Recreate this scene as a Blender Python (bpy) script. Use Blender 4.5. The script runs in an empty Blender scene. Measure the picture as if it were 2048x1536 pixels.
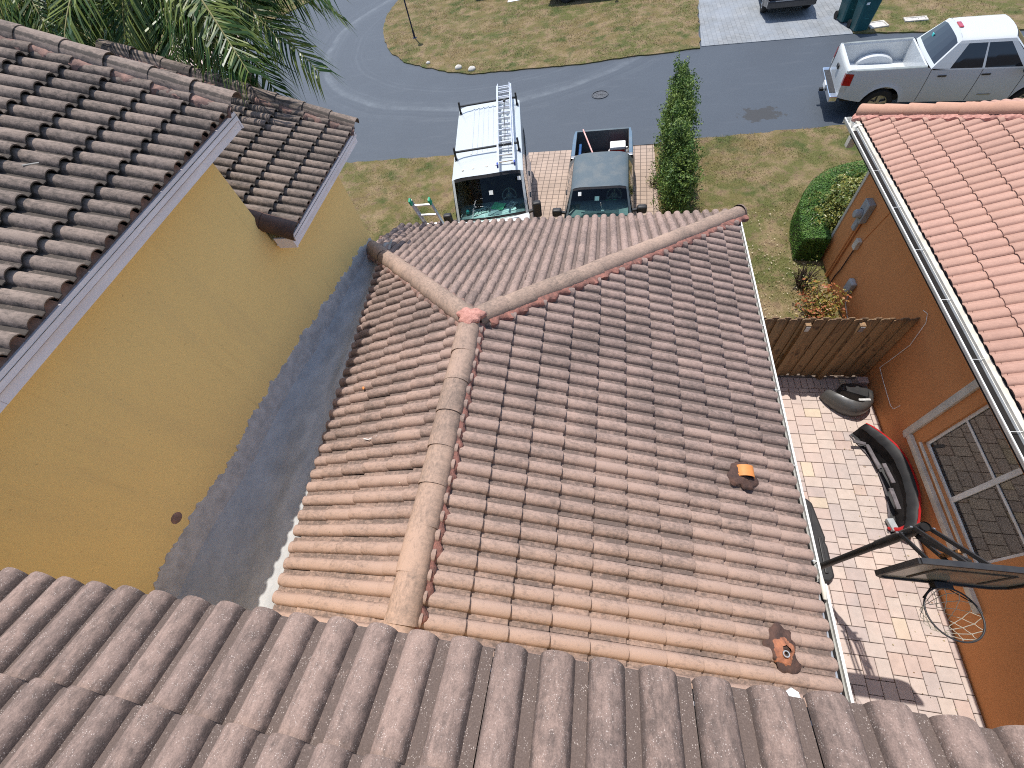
import bpy, bmesh, math, random
import numpy as np
from mathutils import Vector, Matrix

random.seed(7)
rng = np.random.default_rng(7)
SC = bpy.context.scene
COL = SC.collection

# ------------------------------------------------------------------ camera, sky, sun, exposure
CAM_R = ((0.98058482, 0.1294225, -0.14732013),
         (0.03196036, -0.84670268, -0.53110555),
         (-0.19347335, 0.51608564, -0.83440019))      # rows: right, down, forward
CAM_P = Vector((0, 0, 8.3))
CAM_F = 853.7                                           # focal length in photo pixels (2048 wide)
cd = bpy.data.cameras.new('camera')
cd.sensor_width = 36.0
cd.lens = CAM_F / 2048 * 36
cd.clip_start = 0.05
cd.clip_end = 2000
cam = bpy.data.objects.new('camera', cd)
COL.objects.link(cam)
r0, r1, r2 = (Vector(r) for r in CAM_R)
m3 = Matrix((r0, -r1, -r2)).transposed()
cam.matrix_world = Matrix.Translation(CAM_P) @ m3.to_4x4()
SC.camera = cam

TO_SUN = Vector((-0.17, 0.29, 1.0)).normalized()
SUN_EL = math.asin(TO_SUN.z)
SUN_AZ = math.atan2(TO_SUN.x, TO_SUN.y)
world = bpy.data.worlds.new('World')
SC.world = world
world.use_nodes = True
wn = world.node_tree
wn.nodes.clear()
sky = wn.nodes.new('ShaderNodeTexSky')
sky.sky_type = 'NISHITA'
sky.sun_disc = False
sky.sun_elevation = SUN_EL
sky.sun_rotation = SUN_AZ
sky.altitude = 0
sky.air_density = 1.0
sky.dust_density = 1.2
bg = wn.nodes.new('ShaderNodeBackground')
bg.inputs['Strength'].default_value = 0.15
wo = wn.nodes.new('ShaderNodeOutputWorld')
wn.links.new(sky.outputs[0], bg.inputs[0])
wn.links.new(bg.outputs[0], wo.inputs[0])

sl = bpy.data.lights.new('sun', 'SUN')
sl.energy = 3.8
sl.angle = math.radians(0.53)
sl.color = (1.0, 0.955, 0.89)
sun = bpy.data.objects.new('sun', sl)
COL.objects.link(sun)
sun.rotation_euler = TO_SUN.to_track_quat('Z', 'Y').to_euler()
sun.location = (-10, 15, 40)

SC.view_settings.view_transform = 'Standard'
SC.view_settings.look = 'None'
SC.view_settings.exposure = 0.50
SC.view_settings.gamma = 1.0
SC.view_settings.use_curve_mapping = False
try:
    SC.cycles.max_bounces = 8
    SC.cycles.transparent_max_bounces = 12
    SC.cycles.use_denoising = False
    SC.cycles.filter_width = 1.05
except Exception:
    pass


# ------------------------------------------------------------------ helpers
def px_ray(px, py):
    v = Vector((px - 1024, py - 768, CAM_F))
    return Vector((sum(CAM_R[k][i] * v[k] for k in range(3)) for i in range(3)))


def project(p):
    d = Vector(p) - CAM_P
    q = [sum(CAM_R[k][i] * d[i] for i in range(3)) for k in range(3)]
    if q[2] < 0.05:
        return None
    return (1024 + CAM_F * q[0] / q[2], 768 + CAM_F * q[1] / q[2])


def lin(r, g, b):
    f = lambda c: (c / 255) / 12.92 if c <= 10.3 else (((c / 255) + 0.055) / 1.055) ** 2.4
    return (f(r), f(g), f(b), 1.0)


def C(r, g, b):
    return (r, g, b, 1.0)


def tag(o, label=None, cat=None, group=None, kind=None):
    if label: o['label'] = label
    if cat: o['category'] = cat
    if group: o['group'] = group
    if kind: o['kind'] = kind
    return o


def empty(name, loc=(0, 0, 0), rz=0.0, label=None, cat=None, group=None):
    o = bpy.data.objects.new(name, None)
    o.empty_display_size = 0.2
    COL.objects.link(o)
    o.location = loc
    o.rotation_euler = (0, 0, rz)
    return tag(o, label, cat, group)


def link_mesh(name, me, mat=None, parent=None):
    o = bpy.data.objects.new(name, me)
    if mat is not None and not me.materials:
        me.materials.append(mat)
    COL.objects.link(o)
    if parent is not None:
        o.parent = parent
        if parent.name in WINV:
            o.matrix_parent_inverse = WINV[parent.name]
    return o


WINV = {}


def world_root(e):
    """children of this Empty are given in world coordinates"""
    WINV[e.name] = (Matrix.Translation(e.location) @ e.rotation_euler.to_matrix().to_4x4()).inverted()
    return e


class MB:
    """collects simple shapes; build() links them as ONE mesh object"""

    def __init__(s):
        s.v = []
        s.f = []

    def add(s, vs, fs):
        b = len(s.v)
        s.v += [tuple(x) for x in vs]
        s.f += [tuple(i + b for i in f) for f in fs]
        return s

    def box(s, x0, x1, y0, y1, z0, z1):
        return s.add([(x0, y0, z0), (x1, y0, z0), (x1, y1, z0), (x0, y1, z0), (x0, y0, z1), (x1, y0, z1), (x1, y1, z1), (x0, y1, z1)],
                     [(3, 2, 1, 0), (4, 5, 6, 7), (0, 1, 5, 4), (1, 2, 6, 5), (2, 3, 7, 6), (3, 0, 4, 7)])

    def obox(s, c, ax, ay, az, hx, hy, hz):
        c, ax, ay, az = Vector(c), Vector(ax), Vector(ay), Vector(az)
        vs = [c + ax * hx * i + ay * hy * j + az * hz * k for k in (-1, 1) for i, j in ((-1, -1), (1, -1), (1, 1), (-1, 1))]
        return s.add(vs, [(3, 2, 1, 0), (4, 5, 6, 7), (0, 1, 5, 4), (1, 2, 6, 5), (2, 3, 7, 6), (3, 0, 4, 7)])

    def beam(s, a, b, w, h, up=(0, 0, 1)):
        a, b = Vector(a), Vector(b)
        d = (b - a)
        l = d.length
        d.normalize()
        u = Vector(up)
        x = d.cross(u)
        if x.length < 1e-4:
            x = d.cross(Vector((1, 0, 0)))
        x.normalize()
        u = x.cross(d)
        return s.obox((a + b) / 2, d, x, u, l / 2, w / 2, h / 2)

    def tube(s, pts, r, n=8, cap=True):
        pts = [Vector(p) for p in pts]
        rr = r if isinstance(r, (list, tuple)) else [r] * len(pts)
        rings = []
        ref = None
        for i, p in enumerate(pts):
            d = (pts[min(i + 1, len(pts) - 1)] - pts[max(i - 1, 0)]).normalized()
            if ref is None:
                ref = d.cross(Vector((0, 0, 1)))
                if ref.length < 1e-3:
                    ref = d.cross(Vector((1, 0, 0)))
            ref = (ref - d * ref.dot(d)).normalized()
            b = d.cross(ref)
            rings.append([p + (ref * math.cos(t) + b * math.sin(t)) * rr[i] for t in (2 * math.pi * k / n for k in range(n))])
        vs = [v for ring in rings for v in ring]
        fs = []
        for i in range(len(pts) - 1):
            for k in range(n):
                a, b2 = i * n + k, i * n + (k + 1) % n
                fs.append((a, b2, b2 + n, a + n))
        if cap:
            fs.append(tuple(range(n))[::-1])
            fs.append(tuple(range((len(pts) - 1) * n, len(pts) * n)))
        return s.add(vs, fs)

    def ring(s, c, r, tr, n=32, m=6, ax=(1, 0, 0), ay=(0, 1, 0)):
        c, ax, ay = Vector(c), Vector(ax), Vector(ay)
        az = ax.cross(ay)
        vs, fs = [], []
        for i in range(n):
            t = 2 * math.pi * i / n
            d = ax * math.cos(t) + ay * math.sin(t)
            for k in range(m):
                u = 2 * math.pi * k / m
                vs.append(c + d * (r + tr * math.cos(u)) + az * tr * math.sin(u))
        for i in range(n):
            for k in range(m):
                fs.append((i * m + k, ((i + 1) % n) * m + k, ((i + 1) % n) * m + (k + 1) % m, i * m + (k + 1) % m))
        return s.add(vs, fs)

    def prism(s, poly, d):
        """poly: list of 3D points, extruded by vector d"""
        d = Vector(d)
        n = len(poly)
        vs = [Vector(p) for p in poly] + [Vector(p) + d for p in poly]
        return s.add(vs, [tuple(range(n))[::-1], tuple(range(n, 2 * n))] + [(i, (i + 1) % n, (i + 1) % n + n, i + n) for i in range(n)])

    def lathe(s, prof, n=24, c=(0, 0, 0), ax=(1, 0, 0), ay=(0, 1, 0), az=(0, 0, 1), close=False):
        """prof: (radius, height along az)"""
        c, ax, ay, az = Vector(c), Vector(ax), Vector(ay), Vector(az)
        vs, fs = [], []
        k = len(prof)
        for i in range(n):
            t = 2 * math.pi * i / n
            d = ax * math.cos(t) + ay * math.sin(t)
            for r, h in prof:
                vs.append(c + d * r + az * h)
        for i in range(n):
            for j in range(k - 1):
                a, b = i * k + j, ((i + 1) % n) * k + j
                fs.append((a, b, b + 1, a + 1))
            if close:
                a, b = i * k + k - 1, ((i + 1) % n) * k + k - 1
                fs.append((a, b, b - k + 1, a - k + 1))
        return s.add(vs, fs)

    def grid(s, rows):
        """rows: list of equally long lists of points"""
        n, k = len(rows), len(rows[0])
        fs = [(i * k + j, i * k + j + 1, (i + 1) * k + j + 1, (i + 1) * k + j) for i in range(n - 1) for j in range(k - 1)]
        return s.add([p for r in rows for p in r], fs)

    def mesh(s, name, smooth=None, bevel=0.0, seg=2):
        me = bpy.data.meshes.new(name)
        me.from_pydata(s.v, [], s.f)
        if bevel > 0 or smooth is not None:
            bm = bmesh.new()
            bm.from_mesh(me)
            if bevel > 0:
                bmesh.ops.remove_doubles(bm, verts=bm.verts, dist=1e-5)
                ed = [e for e in bm.edges if len(e.link_faces) == 2 and e.calc_face_angle(0) > 0.6]
                bmesh.ops.bevel(bm, geom=ed, offset=bevel, segments=seg, affect='EDGES', profile=0.5, clamp_overlap=True)
            bmesh.ops.recalc_face_normals(bm, faces=bm.faces)
            bm.to_mesh(me)
            bm.free()
        if smooth is not None:
            me.polygons.foreach_set('use_smooth', [True] * len(me.polygons))
            me.set_sharp_from_angle(angle=math.radians(smooth))
        me.update()
        return me

    def build(s, name, mat, parent=None, smooth=None, bevel=0.0, seg=2):
        return link_mesh(name, s.mesh(name, smooth, bevel, seg), mat, parent)


def np_mesh(name, verts, faces, mat, parent=None):
    """fast mesh from numpy: verts (n,3), faces (m,3|4)"""
    me = bpy.data.meshes.new(name)
    m, k = faces.shape
    me.vertices.add(len(verts))
    me.vertices.foreach_set('co', np.ascontiguousarray(verts, dtype=np.float32).ravel())
    me.loops.add(m * k)
    me.loops.foreach_set('vertex_index', np.ascontiguousarray(faces, dtype=np.int32).ravel())
    me.polygons.add(m)
    me.polygons.foreach_set('loop_start', np.arange(0, m * k, k, dtype=np.int32))
    me.update(calc_edges=True)
    return link_mesh(name, me, mat, parent)


# ------------------------------------------------------------------ materials
class NT:
    def __init__(s, name):
        s.m = bpy.data.materials.new(name)
        s.m.use_nodes = True
        s.t = s.m.node_tree
        s.t.nodes.clear()
        s.out = s.t.nodes.new('ShaderNodeOutputMaterial')

    def n(s, typ, **kw):
        nd = s.t.nodes.new('ShaderNode' + typ)
        for k, v in kw.items():
            setattr(nd, k, v)
        return nd

    def l(s, a, b):
        s.t.links.new(a, b)

    def put(s, sock, v):
        if hasattr(v, 'links') or hasattr(v, 'is_linked'):
            s.l(v, sock)
        else:
            sock.default_value = v

    def coord(s, which='Object'):
        if which == 'World':
            return s.n('NewGeometry').outputs['Position']
        return s.n('TexCoord').outputs[which]

    def mapping(s, v, scale=(1, 1, 1), loc=(0, 0, 0), rot=(0, 0, 0)):
        m = s.n('Mapping')
        s.put(m.inputs['Vector'], v)
        m.inputs['Scale'].default_value = scale
        m.inputs['Location'].default_value = loc
        m.inputs['Rotation'].default_value = rot
        return m.outputs[0]

    def noise(s, v, scale, detail=4, rough=0.55, dist=0.0):
        nd = s.n('TexNoise')
        s.put(nd.inputs['Vector'], v)
        nd.inputs['Scale'].default_value = scale
        nd.inputs['Detail'].default_value = detail
        nd.inputs['Roughness'].default_value = rough
        nd.inputs['Distortion'].default_value = dist
        return nd.outputs['Fac']

    def ramp(s, fac, *stops):
        nd = s.n('ValToRGB')
        s.put(nd.inputs[0], fac)
        e = nd.color_ramp.elements
        while len(e) < len(stops):
            e.new(0.5)
        for el, (p, c) in zip(e, stops):
            el.position = p
            el.color = c if isinstance(c, tuple) else (c, c, c, 1)
        return nd.outputs[0]

    def math(s, op, a, b=0.5, c=None):
        nd = s.n('Math', operation=op)
        s.put(nd.inputs[0], a)
        s.put(nd.inputs[1], b)
        if c is not None:
            s.put(nd.inputs[2], c)
        return nd.outputs[0]

    def mix(s, fac, a, b, mode='MIX'):
        nd = s.n('MixRGB', blend_type=mode)
        s.put(nd.inputs[0], fac)
        s.put(nd.inputs[1], a)
        s.put(nd.inputs[2], b)
        return nd.outputs[0]

    def bump(s, h, strength=0.3, dist=0.01):
        nd = s.n('Bump')
        s.put(nd.inputs['Height'], h)
        nd.inputs['Strength'].default_value = strength
        nd.inputs['Distance'].default_value = dist
        return nd.outputs[0]

    def pbr(s, col, rough=0.8, metal=0.0, normal=None, spec=0.3, coat=0.0, trans=0.0, sss=None):
        p = s.n('BsdfPrincipled')
        s.put(p.inputs['Base Color'], col)
        s.put(p.inputs['Roughness'], rough)
        p.inputs['Metallic'].default_value = metal
        p.inputs['Specular IOR Level'].default_value = spec
        p.inputs['Coat Weight'].default_value = coat
        p.inputs['Coat Roughness'].default_value = 0.04
        if normal is not None:
            s.l(normal, p.inputs['Normal'])
        s.l(p.outputs[0], s.out.inputs[0])
        return p


def M(name, c1, c2=None, scale=6.0, rough=0.8, bump=0.0, bscale=60.0, metal=0.0, spec=0.3, coat=0.0, where='Object', stretch=(1, 1, 1), lo=0.35, hi=0.65):
    t = NT(name)
    v = t.mapping(t.coord(where), stretch)
    c2 = c2 or tuple(min(1, x * 0.8) for x in c1[:3]) + (1,)
    nz = t.noise(v, scale, 6, 0.6)
    col = t.mix(t.ramp(nz, (lo, 0.0), (hi, 1.0)), c1, c2)
    nr = t.bump(t.noise(v, bscale, 4), bump, 0.01) if bump > 0 else None
    t.pbr(col, rough, metal, nr, spec, coat)
    return t.m


def tile_mat(name, ca, cb, cm, mild=0.6, clean_y=None, speck=0.0, grain=0.25, clean=(0.44, 0.305, 0.237, 1), pan=0.20, pw=0.042):
    """weathered concrete roof tile: per-tile tint, mildew streaks along the slope, grain"""
    t = NT(name)
    uv = t.coord('UV')
    rnd = t.math('FRACT', t.math('ADD', t.n('ObjectInfo').outputs['Random'], t.math('MULTIPLY', t.n('NewGeometry').outputs['Random Per Island'], 7.31)))
    off = t.n('CombineXYZ')
    t.l(t.math('MULTIPLY', rnd, 37.0), off.inputs[0])
    t.l(t.math('MULTIPLY', rnd, 91.0), off.inputs[1])
    t.l(t.math('MULTIPLY', rnd, 13.0), off.inputs[2])
    va = t.n('VectorMath', operation='ADD')
    t.l(uv, va.inputs[0])
    t.l(off.outputs[0], va.inputs[1])
    v = va.outputs[0]
    pos = t.coord('World')
    base = t.mix(rnd, ca, cb)
    dirt = t.noise(t.mapping(v, (46, 15, 1)), 1.0, 8, 0.72, 0.5)
    fine = t.noise(pos, 26.0, 5, 0.7)
    patch = t.noise(pos, 1.3, 5, 0.65)
    rsh = t.math('MULTIPLY', t.math('SUBTRACT', t.math('FRACT', t.math('MULTIPLY', rnd, 17.7)), 0.5), 0.07)
    amt = t.math('ADD', t.math('ADD', t.math('ADD', t.math('MULTIPLY', dirt, 0.62), t.math('MULTIPLY', fine, 0.38)), t.math('MULTIPLY', t.math('SUBTRACT', patch, 0.5), 0.5)), rsh)
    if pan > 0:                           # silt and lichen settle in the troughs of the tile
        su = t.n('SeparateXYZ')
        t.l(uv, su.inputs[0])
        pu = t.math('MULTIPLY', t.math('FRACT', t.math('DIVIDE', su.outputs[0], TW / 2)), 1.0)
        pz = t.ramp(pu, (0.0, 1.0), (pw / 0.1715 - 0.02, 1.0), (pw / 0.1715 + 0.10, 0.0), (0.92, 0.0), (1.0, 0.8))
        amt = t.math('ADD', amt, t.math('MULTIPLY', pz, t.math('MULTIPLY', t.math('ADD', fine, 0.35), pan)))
    if clean_y:
        sx = t.n('SeparateXYZ')
        t.l(t.n('VectorMath', operation='ADD').outputs[0] if False else pos, sx.inputs[0])
        y0, y1 = clean_y
        mr = t.n('MapRange')
        t.l(t.math('ADD', sx.outputs[1], t.math('MULTIPLY', t.math('SUBTRACT', patch, 0.5), 2.5)), mr.inputs[0])
        mr.inputs[1].default_value, mr.inputs[2].default_value = y0, y1
        mr.inputs[3].default_value, mr.inputs[4].default_value = 1.0, 0.0
        base = t.mix(t.math('MULTIPLY', mr.outputs[0], 0.85), base, clean)
        amt = t.math('SUBTRACT', amt, t.math('MULTIPLY', mr.outputs[0], 0.10))
    fac = t.math('MULTIPLY', t.ramp(amt, (0.40, 0.0), (0.66, 1.0)), mild)
    col = t.mix(fac, base, cm)
    gr = t.noise(pos, 210.0, 3, 0.7)
    col = t.mix(grain, col, t.ramp(gr, (0.3, 0.25), (0.7, 1.0)), 'MULTIPLY')
    if speck > 0:
        vo = t.n('TexVoronoi')
        t.put(vo.inputs['Vector'], pos)
        vo.inputs['Scale'].default_value = 150.0
        sp = t.ramp(vo.outputs['Distance'], (0.14, 1.0), (0.30, 0.0))
        sp2 = t.math('MULTIPLY', sp, t.ramp(t.noise(pos, 38.0, 2), (0.46, 0.0), (0.6, 1.0)))
        col = t.mix(t.math('MULTIPLY', sp2, speck), col, C(0.66, 0.58, 0.52))
    h = t.math('ADD', t.math('MULTIPLY', gr, 0.6), t.noise(pos, 60.0, 3))
    t.pbr(col, 0.92, 0, t.bump(h, 0.5, 0.004), 0.25)
    return t.m


def stucco(name, c1, c2, c3):
    t = NT(name)
    pos = t.coord('World')
    a = t.noise(pos, 0.9, 5, 0.6)
    b = t.noise(t.mapping(pos, (1, 1, 0.25)), 2.2, 5, 0.65)
    col = t.mix(t.ramp(a, (0.35, 0.0), (0.7, 1.0)), c1, c2)
    col = t.mix(t.ramp(b, (0.52, 0.0), (0.8, 0.7)), col, c3)
    dr = t.ramp(t.noise(t.mapping(pos, (5, 5, 0.35)), 1.6, 6, 0.7), (0.60, 0.0), (0.78, 0.5))
    col = t.mix(dr, col, tuple(x * 0.72 for x in c3[:3]) + (1,))
    sp = t.ramp(t.noise(pos, 26.0, 2), (0.70, 0.0), (0.74, 0.8))
    col = t.mix(t.math('MULTIPLY', sp, 0.35), col, C(0.25, 0.17, 0.08))
    g = t.noise(pos, 120.0, 4, 0.7)
    h = t.math('ADD', t.math('MULTIPLY', g, 0.5), t.noise(pos, 28.0, 3))
    t.pbr(col, 0.9, 0, t.bump(h, 0.4, 0.006), 0.25)
    return t.m


def glass_mat(name, tint, refl=1.0):
    t = NT(name)
    tr = t.n('BsdfTransparent')
    tr.inputs[0].default_value = tint
    gl = t.n('BsdfGlossy')
    gl.inputs[0].default_value = (0.9, 0.95, 1, 1)
    gl.inputs[1].default_value = 0.02
    fr = t.n('Fresnel')
    fr.inputs[0].default_value = 1.45
    mx = t.n('MixShader')
    t.l(t.math('MULTIPLY', fr.outputs[0], refl), mx.inputs[0])
    t.l(tr.outputs[0], mx.inputs[1])
    t.l(gl.outputs[0], mx.inputs[2])
    t.l(mx.outputs[0], t.out.inputs[0])
    return t.m


def leaf_mat(name, c1, c2, c3=None, rough=0.55):
    t = NT(name)
    rnd = t.n('NewGeometry').outputs['Random Per Island']
    pos = t.coord('World')
    col = t.mix(rnd, c1, c2)
    if c3:
        col = t.mix(t.ramp(t.math('ADD', t.noise(pos, 2.6, 3), t.math('MULTIPLY', rnd, 0.25)), (0.58, 0.0), (0.72, 1.0)), col, c3)
    p = t.n('BsdfPrincipled')
    t.l(col, p.inputs['Base Color'])
    p.inputs['Roughness'].default_value = rough
    p.inputs['Specular IOR Level'].default_value = 0.35
    tl = t.n('BsdfTranslucent')
    t.l(col, tl.inputs[0])
    mx = t.n('MixShader')
    mx.inputs[0].default_value = 0.22
    t.l(p.outputs[0], mx.inputs[1])
    t.l(tl.outputs[0], mx.inputs[2])
    t.l(mx.outputs[0], t.out.inputs[0])
    return t.m


def paint(name, c, rough=0.3, metal=0.0, dirt=0.12, coat=0.6):
    t = NT(name)
    v = t.coord('Object')
    d = t.ramp(t.noise(v, 3.0, 6, 0.65), (0.45, 0.0), (0.8, 1.0))
    col = t.mix(t.math('MULTIPLY', d, dirt), c, C(0.22, 0.2, 0.17))
    rg = t.math('ADD', rough, t.math('MULTIPLY', d, 0.2))
    t.pbr(col, rg, metal, None, 0.5, coat)
    return t.m


TW, TE, TL = 0.343, 0.371, 0.43           # tile width (two rolls), exposure, length
MAT = {}
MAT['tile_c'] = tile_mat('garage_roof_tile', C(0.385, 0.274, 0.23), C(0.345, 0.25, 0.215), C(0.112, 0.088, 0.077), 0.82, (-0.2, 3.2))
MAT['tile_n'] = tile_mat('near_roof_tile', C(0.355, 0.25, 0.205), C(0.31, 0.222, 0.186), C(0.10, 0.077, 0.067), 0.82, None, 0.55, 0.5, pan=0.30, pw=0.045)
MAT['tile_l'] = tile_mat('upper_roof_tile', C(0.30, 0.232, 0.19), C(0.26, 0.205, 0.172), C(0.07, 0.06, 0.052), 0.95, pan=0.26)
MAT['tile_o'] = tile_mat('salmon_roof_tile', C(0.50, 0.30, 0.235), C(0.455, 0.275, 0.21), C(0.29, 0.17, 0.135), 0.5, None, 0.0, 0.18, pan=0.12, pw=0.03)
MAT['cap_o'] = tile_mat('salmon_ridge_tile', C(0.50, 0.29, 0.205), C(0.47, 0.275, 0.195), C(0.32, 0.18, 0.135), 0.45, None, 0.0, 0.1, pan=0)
MAT['cap_c'] = tile_mat('weathered_ridge_tile', C(0.40, 0.285, 0.22), C(0.37, 0.262, 0.205), C(0.125, 0.10, 0.085), 0.8, (-0.6, 2.2), 0, 0.2, (0.47, 0.315, 0.235, 1), 0)
MAT['mortar'] = M('red_mortar', C(0.34, 0.15, 0.115), C(0.16, 0.085, 0.07), 14, 0.95, 0.8, 45, where='World')
MAT['mortar_p'] = M('pink_mortar', C(0.52, 0.27, 0.22), C(0.34, 0.16, 0.13), 22, 0.95, 0.8, 60, where='World')
MAT['mortar_l'] = M('faded_mortar', C(0.30, 0.18, 0.145), C(0.13, 0.09, 0.078), 11, 0.95, 0.6, 45, where='World')
MAT['mastic'] = M('brown_mastic', C(0.10, 0.055, 0.042), C(0.05, 0.032, 0.028), 12, 0.85, 0.9, 40, where='World')
MAT['deck'] = M('roof_underlay', C(0.05, 0.042, 0.038), C(0.03, 0.027, 0.025), 5)
MAT['yellow'] = stucco('yellow_stucco', C(0.92, 0.645, 0.25), C(0.88, 0.615, 0.24), C(0.76, 0.545, 0.235))
MAT['orange'] = stucco('orange_stucco', C(0.60, 0.26, 0.10), C(0.56, 0.24, 0.092), C(0.50, 0.215, 0.085))
MAT['band'] = M('grey_render', C(0.60, 0.575, 0.55), C(0.42, 0.405, 0.39), 6.5, 0.95, 0.8, 50, where='World')
MAT['cricket'] = M('grey_membrane', C(0.46, 0.46, 0.45), C(0.33, 0.335, 0.335), 3.4, 0.85, 0.8, 26, where='World', stretch=(1.5, 0.8, 1))
MAT['fascia'] = M('painted_fascia', C(0.88, 0.82, 0.82), C(0.76, 0.70, 0.70), 3, 0.6, 0.15, 30, where='World', stretch=(1, 0.5, 3))
MAT['white'] = M('white_aluminium', C(0.78, 0.78, 0.74), C(0.62, 0.61, 0.57), 4, 0.4, where='World')
MAT['cream'] = M('cream_trim', C(0.62, 0.58, 0.50), C(0.46, 0.43, 0.37), 5, 0.6, where='World')
MAT['black'] = M('black_plastic', C(0.022, 0.022, 0.024), C(0.035, 0.034, 0.034), 8, 0.45)
MAT['dirt'] = M('near_black_fill', C(0.010, 0.009, 0.009), C(0.018, 0.015, 0.013), 12, 0.95, where='World')  # near-black fill for the gutter troughs and the pole end
MAT['steel'] = M('dull_metal', C(0.42, 0.43, 0.44), C(0.3, 0.3, 0.31), 6, 0.4, metal=0.7)
MAT['alu'] = M('ladder_aluminium', C(0.80, 0.81, 0.83), C(0.62, 0.63, 0.66), 7, 0.32, metal=0.65, spec=0.5)
MAT['grey_box'] = M('grey_enamel', C(0.34, 0.36, 0.37), C(0.26, 0.27, 0.28), 5, 0.5)
MAT['rubber'] = M('tyre_rubber', C(0.02, 0.02, 0.021), C(0.03, 0.029, 0.028), 10, 0.8)
MAT['chrome'] = M('chrome', C(0.75, 0.76, 0.78), C(0.6, 0.6, 0.62), 4, 0.15, metal=0.95, spec=0.5)
MAT['rim'] = M('alloy_rim', C(0.48, 0.49, 0.5), C(0.35, 0.35, 0.36), 6, 0.3, metal=0.85)
MAT['tint'] = M('tinted_glass', C(0.008, 0.010, 0.013), C(0.012, 0.013, 0.016), 3, 0.04, spec=0.6, coat=0.5)
MAT['glass'] = glass_mat('windscreen_glass', (0.62, 0.82, 0.80, 1), 0.7)
MAT['win_glass'] = glass_mat('window_glass', (0.5, 0.47, 0.44, 1), 0.75)
MAT['interior'] = M('dark_trim', C(0.045, 0.047, 0.05), C(0.03, 0.03, 0.032), 4, 0.8)
MAT['interior_g'] = M('grey_trim', C(0.24, 0.27, 0.27), C(0.17, 0.19, 0.19), 4, 0.8)
MAT['paper'] = M('paper', C(0.85, 0.88, 0.86), C(0.75, 0.78, 0.78), 6, 0.8)
MAT['green_paper'] = M('green_paper', C(0.12, 0.75, 0.30), C(0.35, 0.85, 0.5), 25, 0.8)
MAT['teal'] = M('teal_plastic', C(0.05, 0.45, 0.45), C(0.1, 0.55, 0.55), 8, 0.5)
MAT['red'] = M('red_plastic', C(0.55, 0.02, 0.015), C(0.42, 0.02, 0.015), 5, 0.35, spec=0.5)
MAT['red_lens'] = M('red_lens', C(0.45, 0.008, 0.012), C(0.3, 0.006, 0.01), 8, 0.12, spec=0.6, coat=0.6)
MAT['clear_lens'] = M('clear_lens', C(0.6, 0.6, 0.58), C(0.4, 0.4, 0.4), 20, 0.15, spec=0.6, coat=0.6)
MAT['white_plastic'] = M('white_plastic', C(0.82, 0.82, 0.8), C(0.72, 0.72, 0.7), 5, 0.4)
MAT['p_white'] = paint('white_paint', C(0.47, 0.505, 0.515), 0.32, 0, 0.1)
MAT['p_white2'] = paint('pearl_white_paint', C(0.53, 0.555, 0.565), 0.25, 0, 0.06)
MAT['p_teal'] = paint('faded_green_paint', C(0.075, 0.10, 0.112), 0.45, 0.1, 0.3, 0.15)
MAT['p_black'] = paint('black_paint', C(0.012, 0.012, 0.016), 0.15, 0.2, 0.05, 1.0)
MAT['p_navy'] = paint('navy_paint', C(0.012, 0.02, 0.06), 0.2, 0.3, 0.05, 1.0)


# ------------------------------------------------------------------ ground, street, lawns
def ground_mat():
    t = NT('dry_grass_ground')
    p = t.coord('World')
    a = t.noise(p, 0.35, 5, 0.6)
    b = t.noise(p, 1.7, 6, 0.65)
    c = t.noise(p, 30.0, 4, 0.7)
    col = t.mix(t.ramp(a, (0.42, 0.0), (0.58, 1.0)), C(0.175, 0.135, 0.06), C(0.115, 0.118, 0.040))
    col = t.mix(t.ramp(b, (0.45, 0.0), (0.62, 1.0)), col, C(0.27, 0.20, 0.115))
    col = t.mix(t.ramp(t.noise(p, 3.4, 5, 0.7), (0.52, 0.0), (0.66, 0.8)), col, C(0.15, 0.105, 0.065))
    col = t.mix(t.ramp(t.noise(p, 0.9, 5, 0.65), (0.53, 0.0), (0.66, 0.95)), col, C(0.07, 0.09, 0.026))
    col = t.mix(0.55, col, t.ramp(c, (0.3, 0.35), (0.7, 1.15)), 'MULTIPLY')
    t.pbr(col, 0.95, 0, t.bump(c, 0.7, 0.03), 0.15)
    return t.m


def blade_mat():
    t = NT('grass_blades')
    p = t.coord('World')
    rnd = t.n('NewGeometry').outputs['Random Per Island']
    a = t.noise(p, 0.35, 5, 0.6)
    b = t.noise(p, 1.7, 6, 0.65)
    col = t.mix(t.ramp(a, (0.42, 0.0), (0.58, 1.0)), C(0.29, 0.22, 0.105), C(0.20, 0.18, 0.065))
    col = t.mix(t.ramp(b, (0.50, 0.0), (0.66, 1.0)), col, C(0.33, 0.24, 0.125))
    col = t.mix(t.ramp(t.noise(p, 3.4, 5, 0.7), (0.52, 0.0), (0.66, 0.8)), col, C(0.22, 0.155, 0.09))
    col = t.mix(t.ramp(t.noise(p, 0.9, 5, 0.65), (0.53, 0.0), (0.66, 0.95)), col, C(0.10, 0.135, 0.034))
    col = t.mix(t.ramp(rnd, (0.0, 0.0), (0.55, 0.0), (1.0, 0.7)), col, C(0.50, 0.42, 0.24))
    pb = t.n('BsdfPrincipled')
    t.l(col, pb.inputs['Base Color'])
    pb.inputs['Roughness'].default_value = 0.7
    tl = t.n('BsdfTranslucent')
    t.l(col, tl.inputs[0])
    mx = t.n('MixShader')
    mx.inputs[0].default_value = 0.25
    t.l(pb.outputs[0], mx.inputs[1])
    t.l(tl.outputs[0], mx.inputs[2])
    t.l(mx.outputs[0], t.out.inputs[0])
    return t.m


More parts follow.
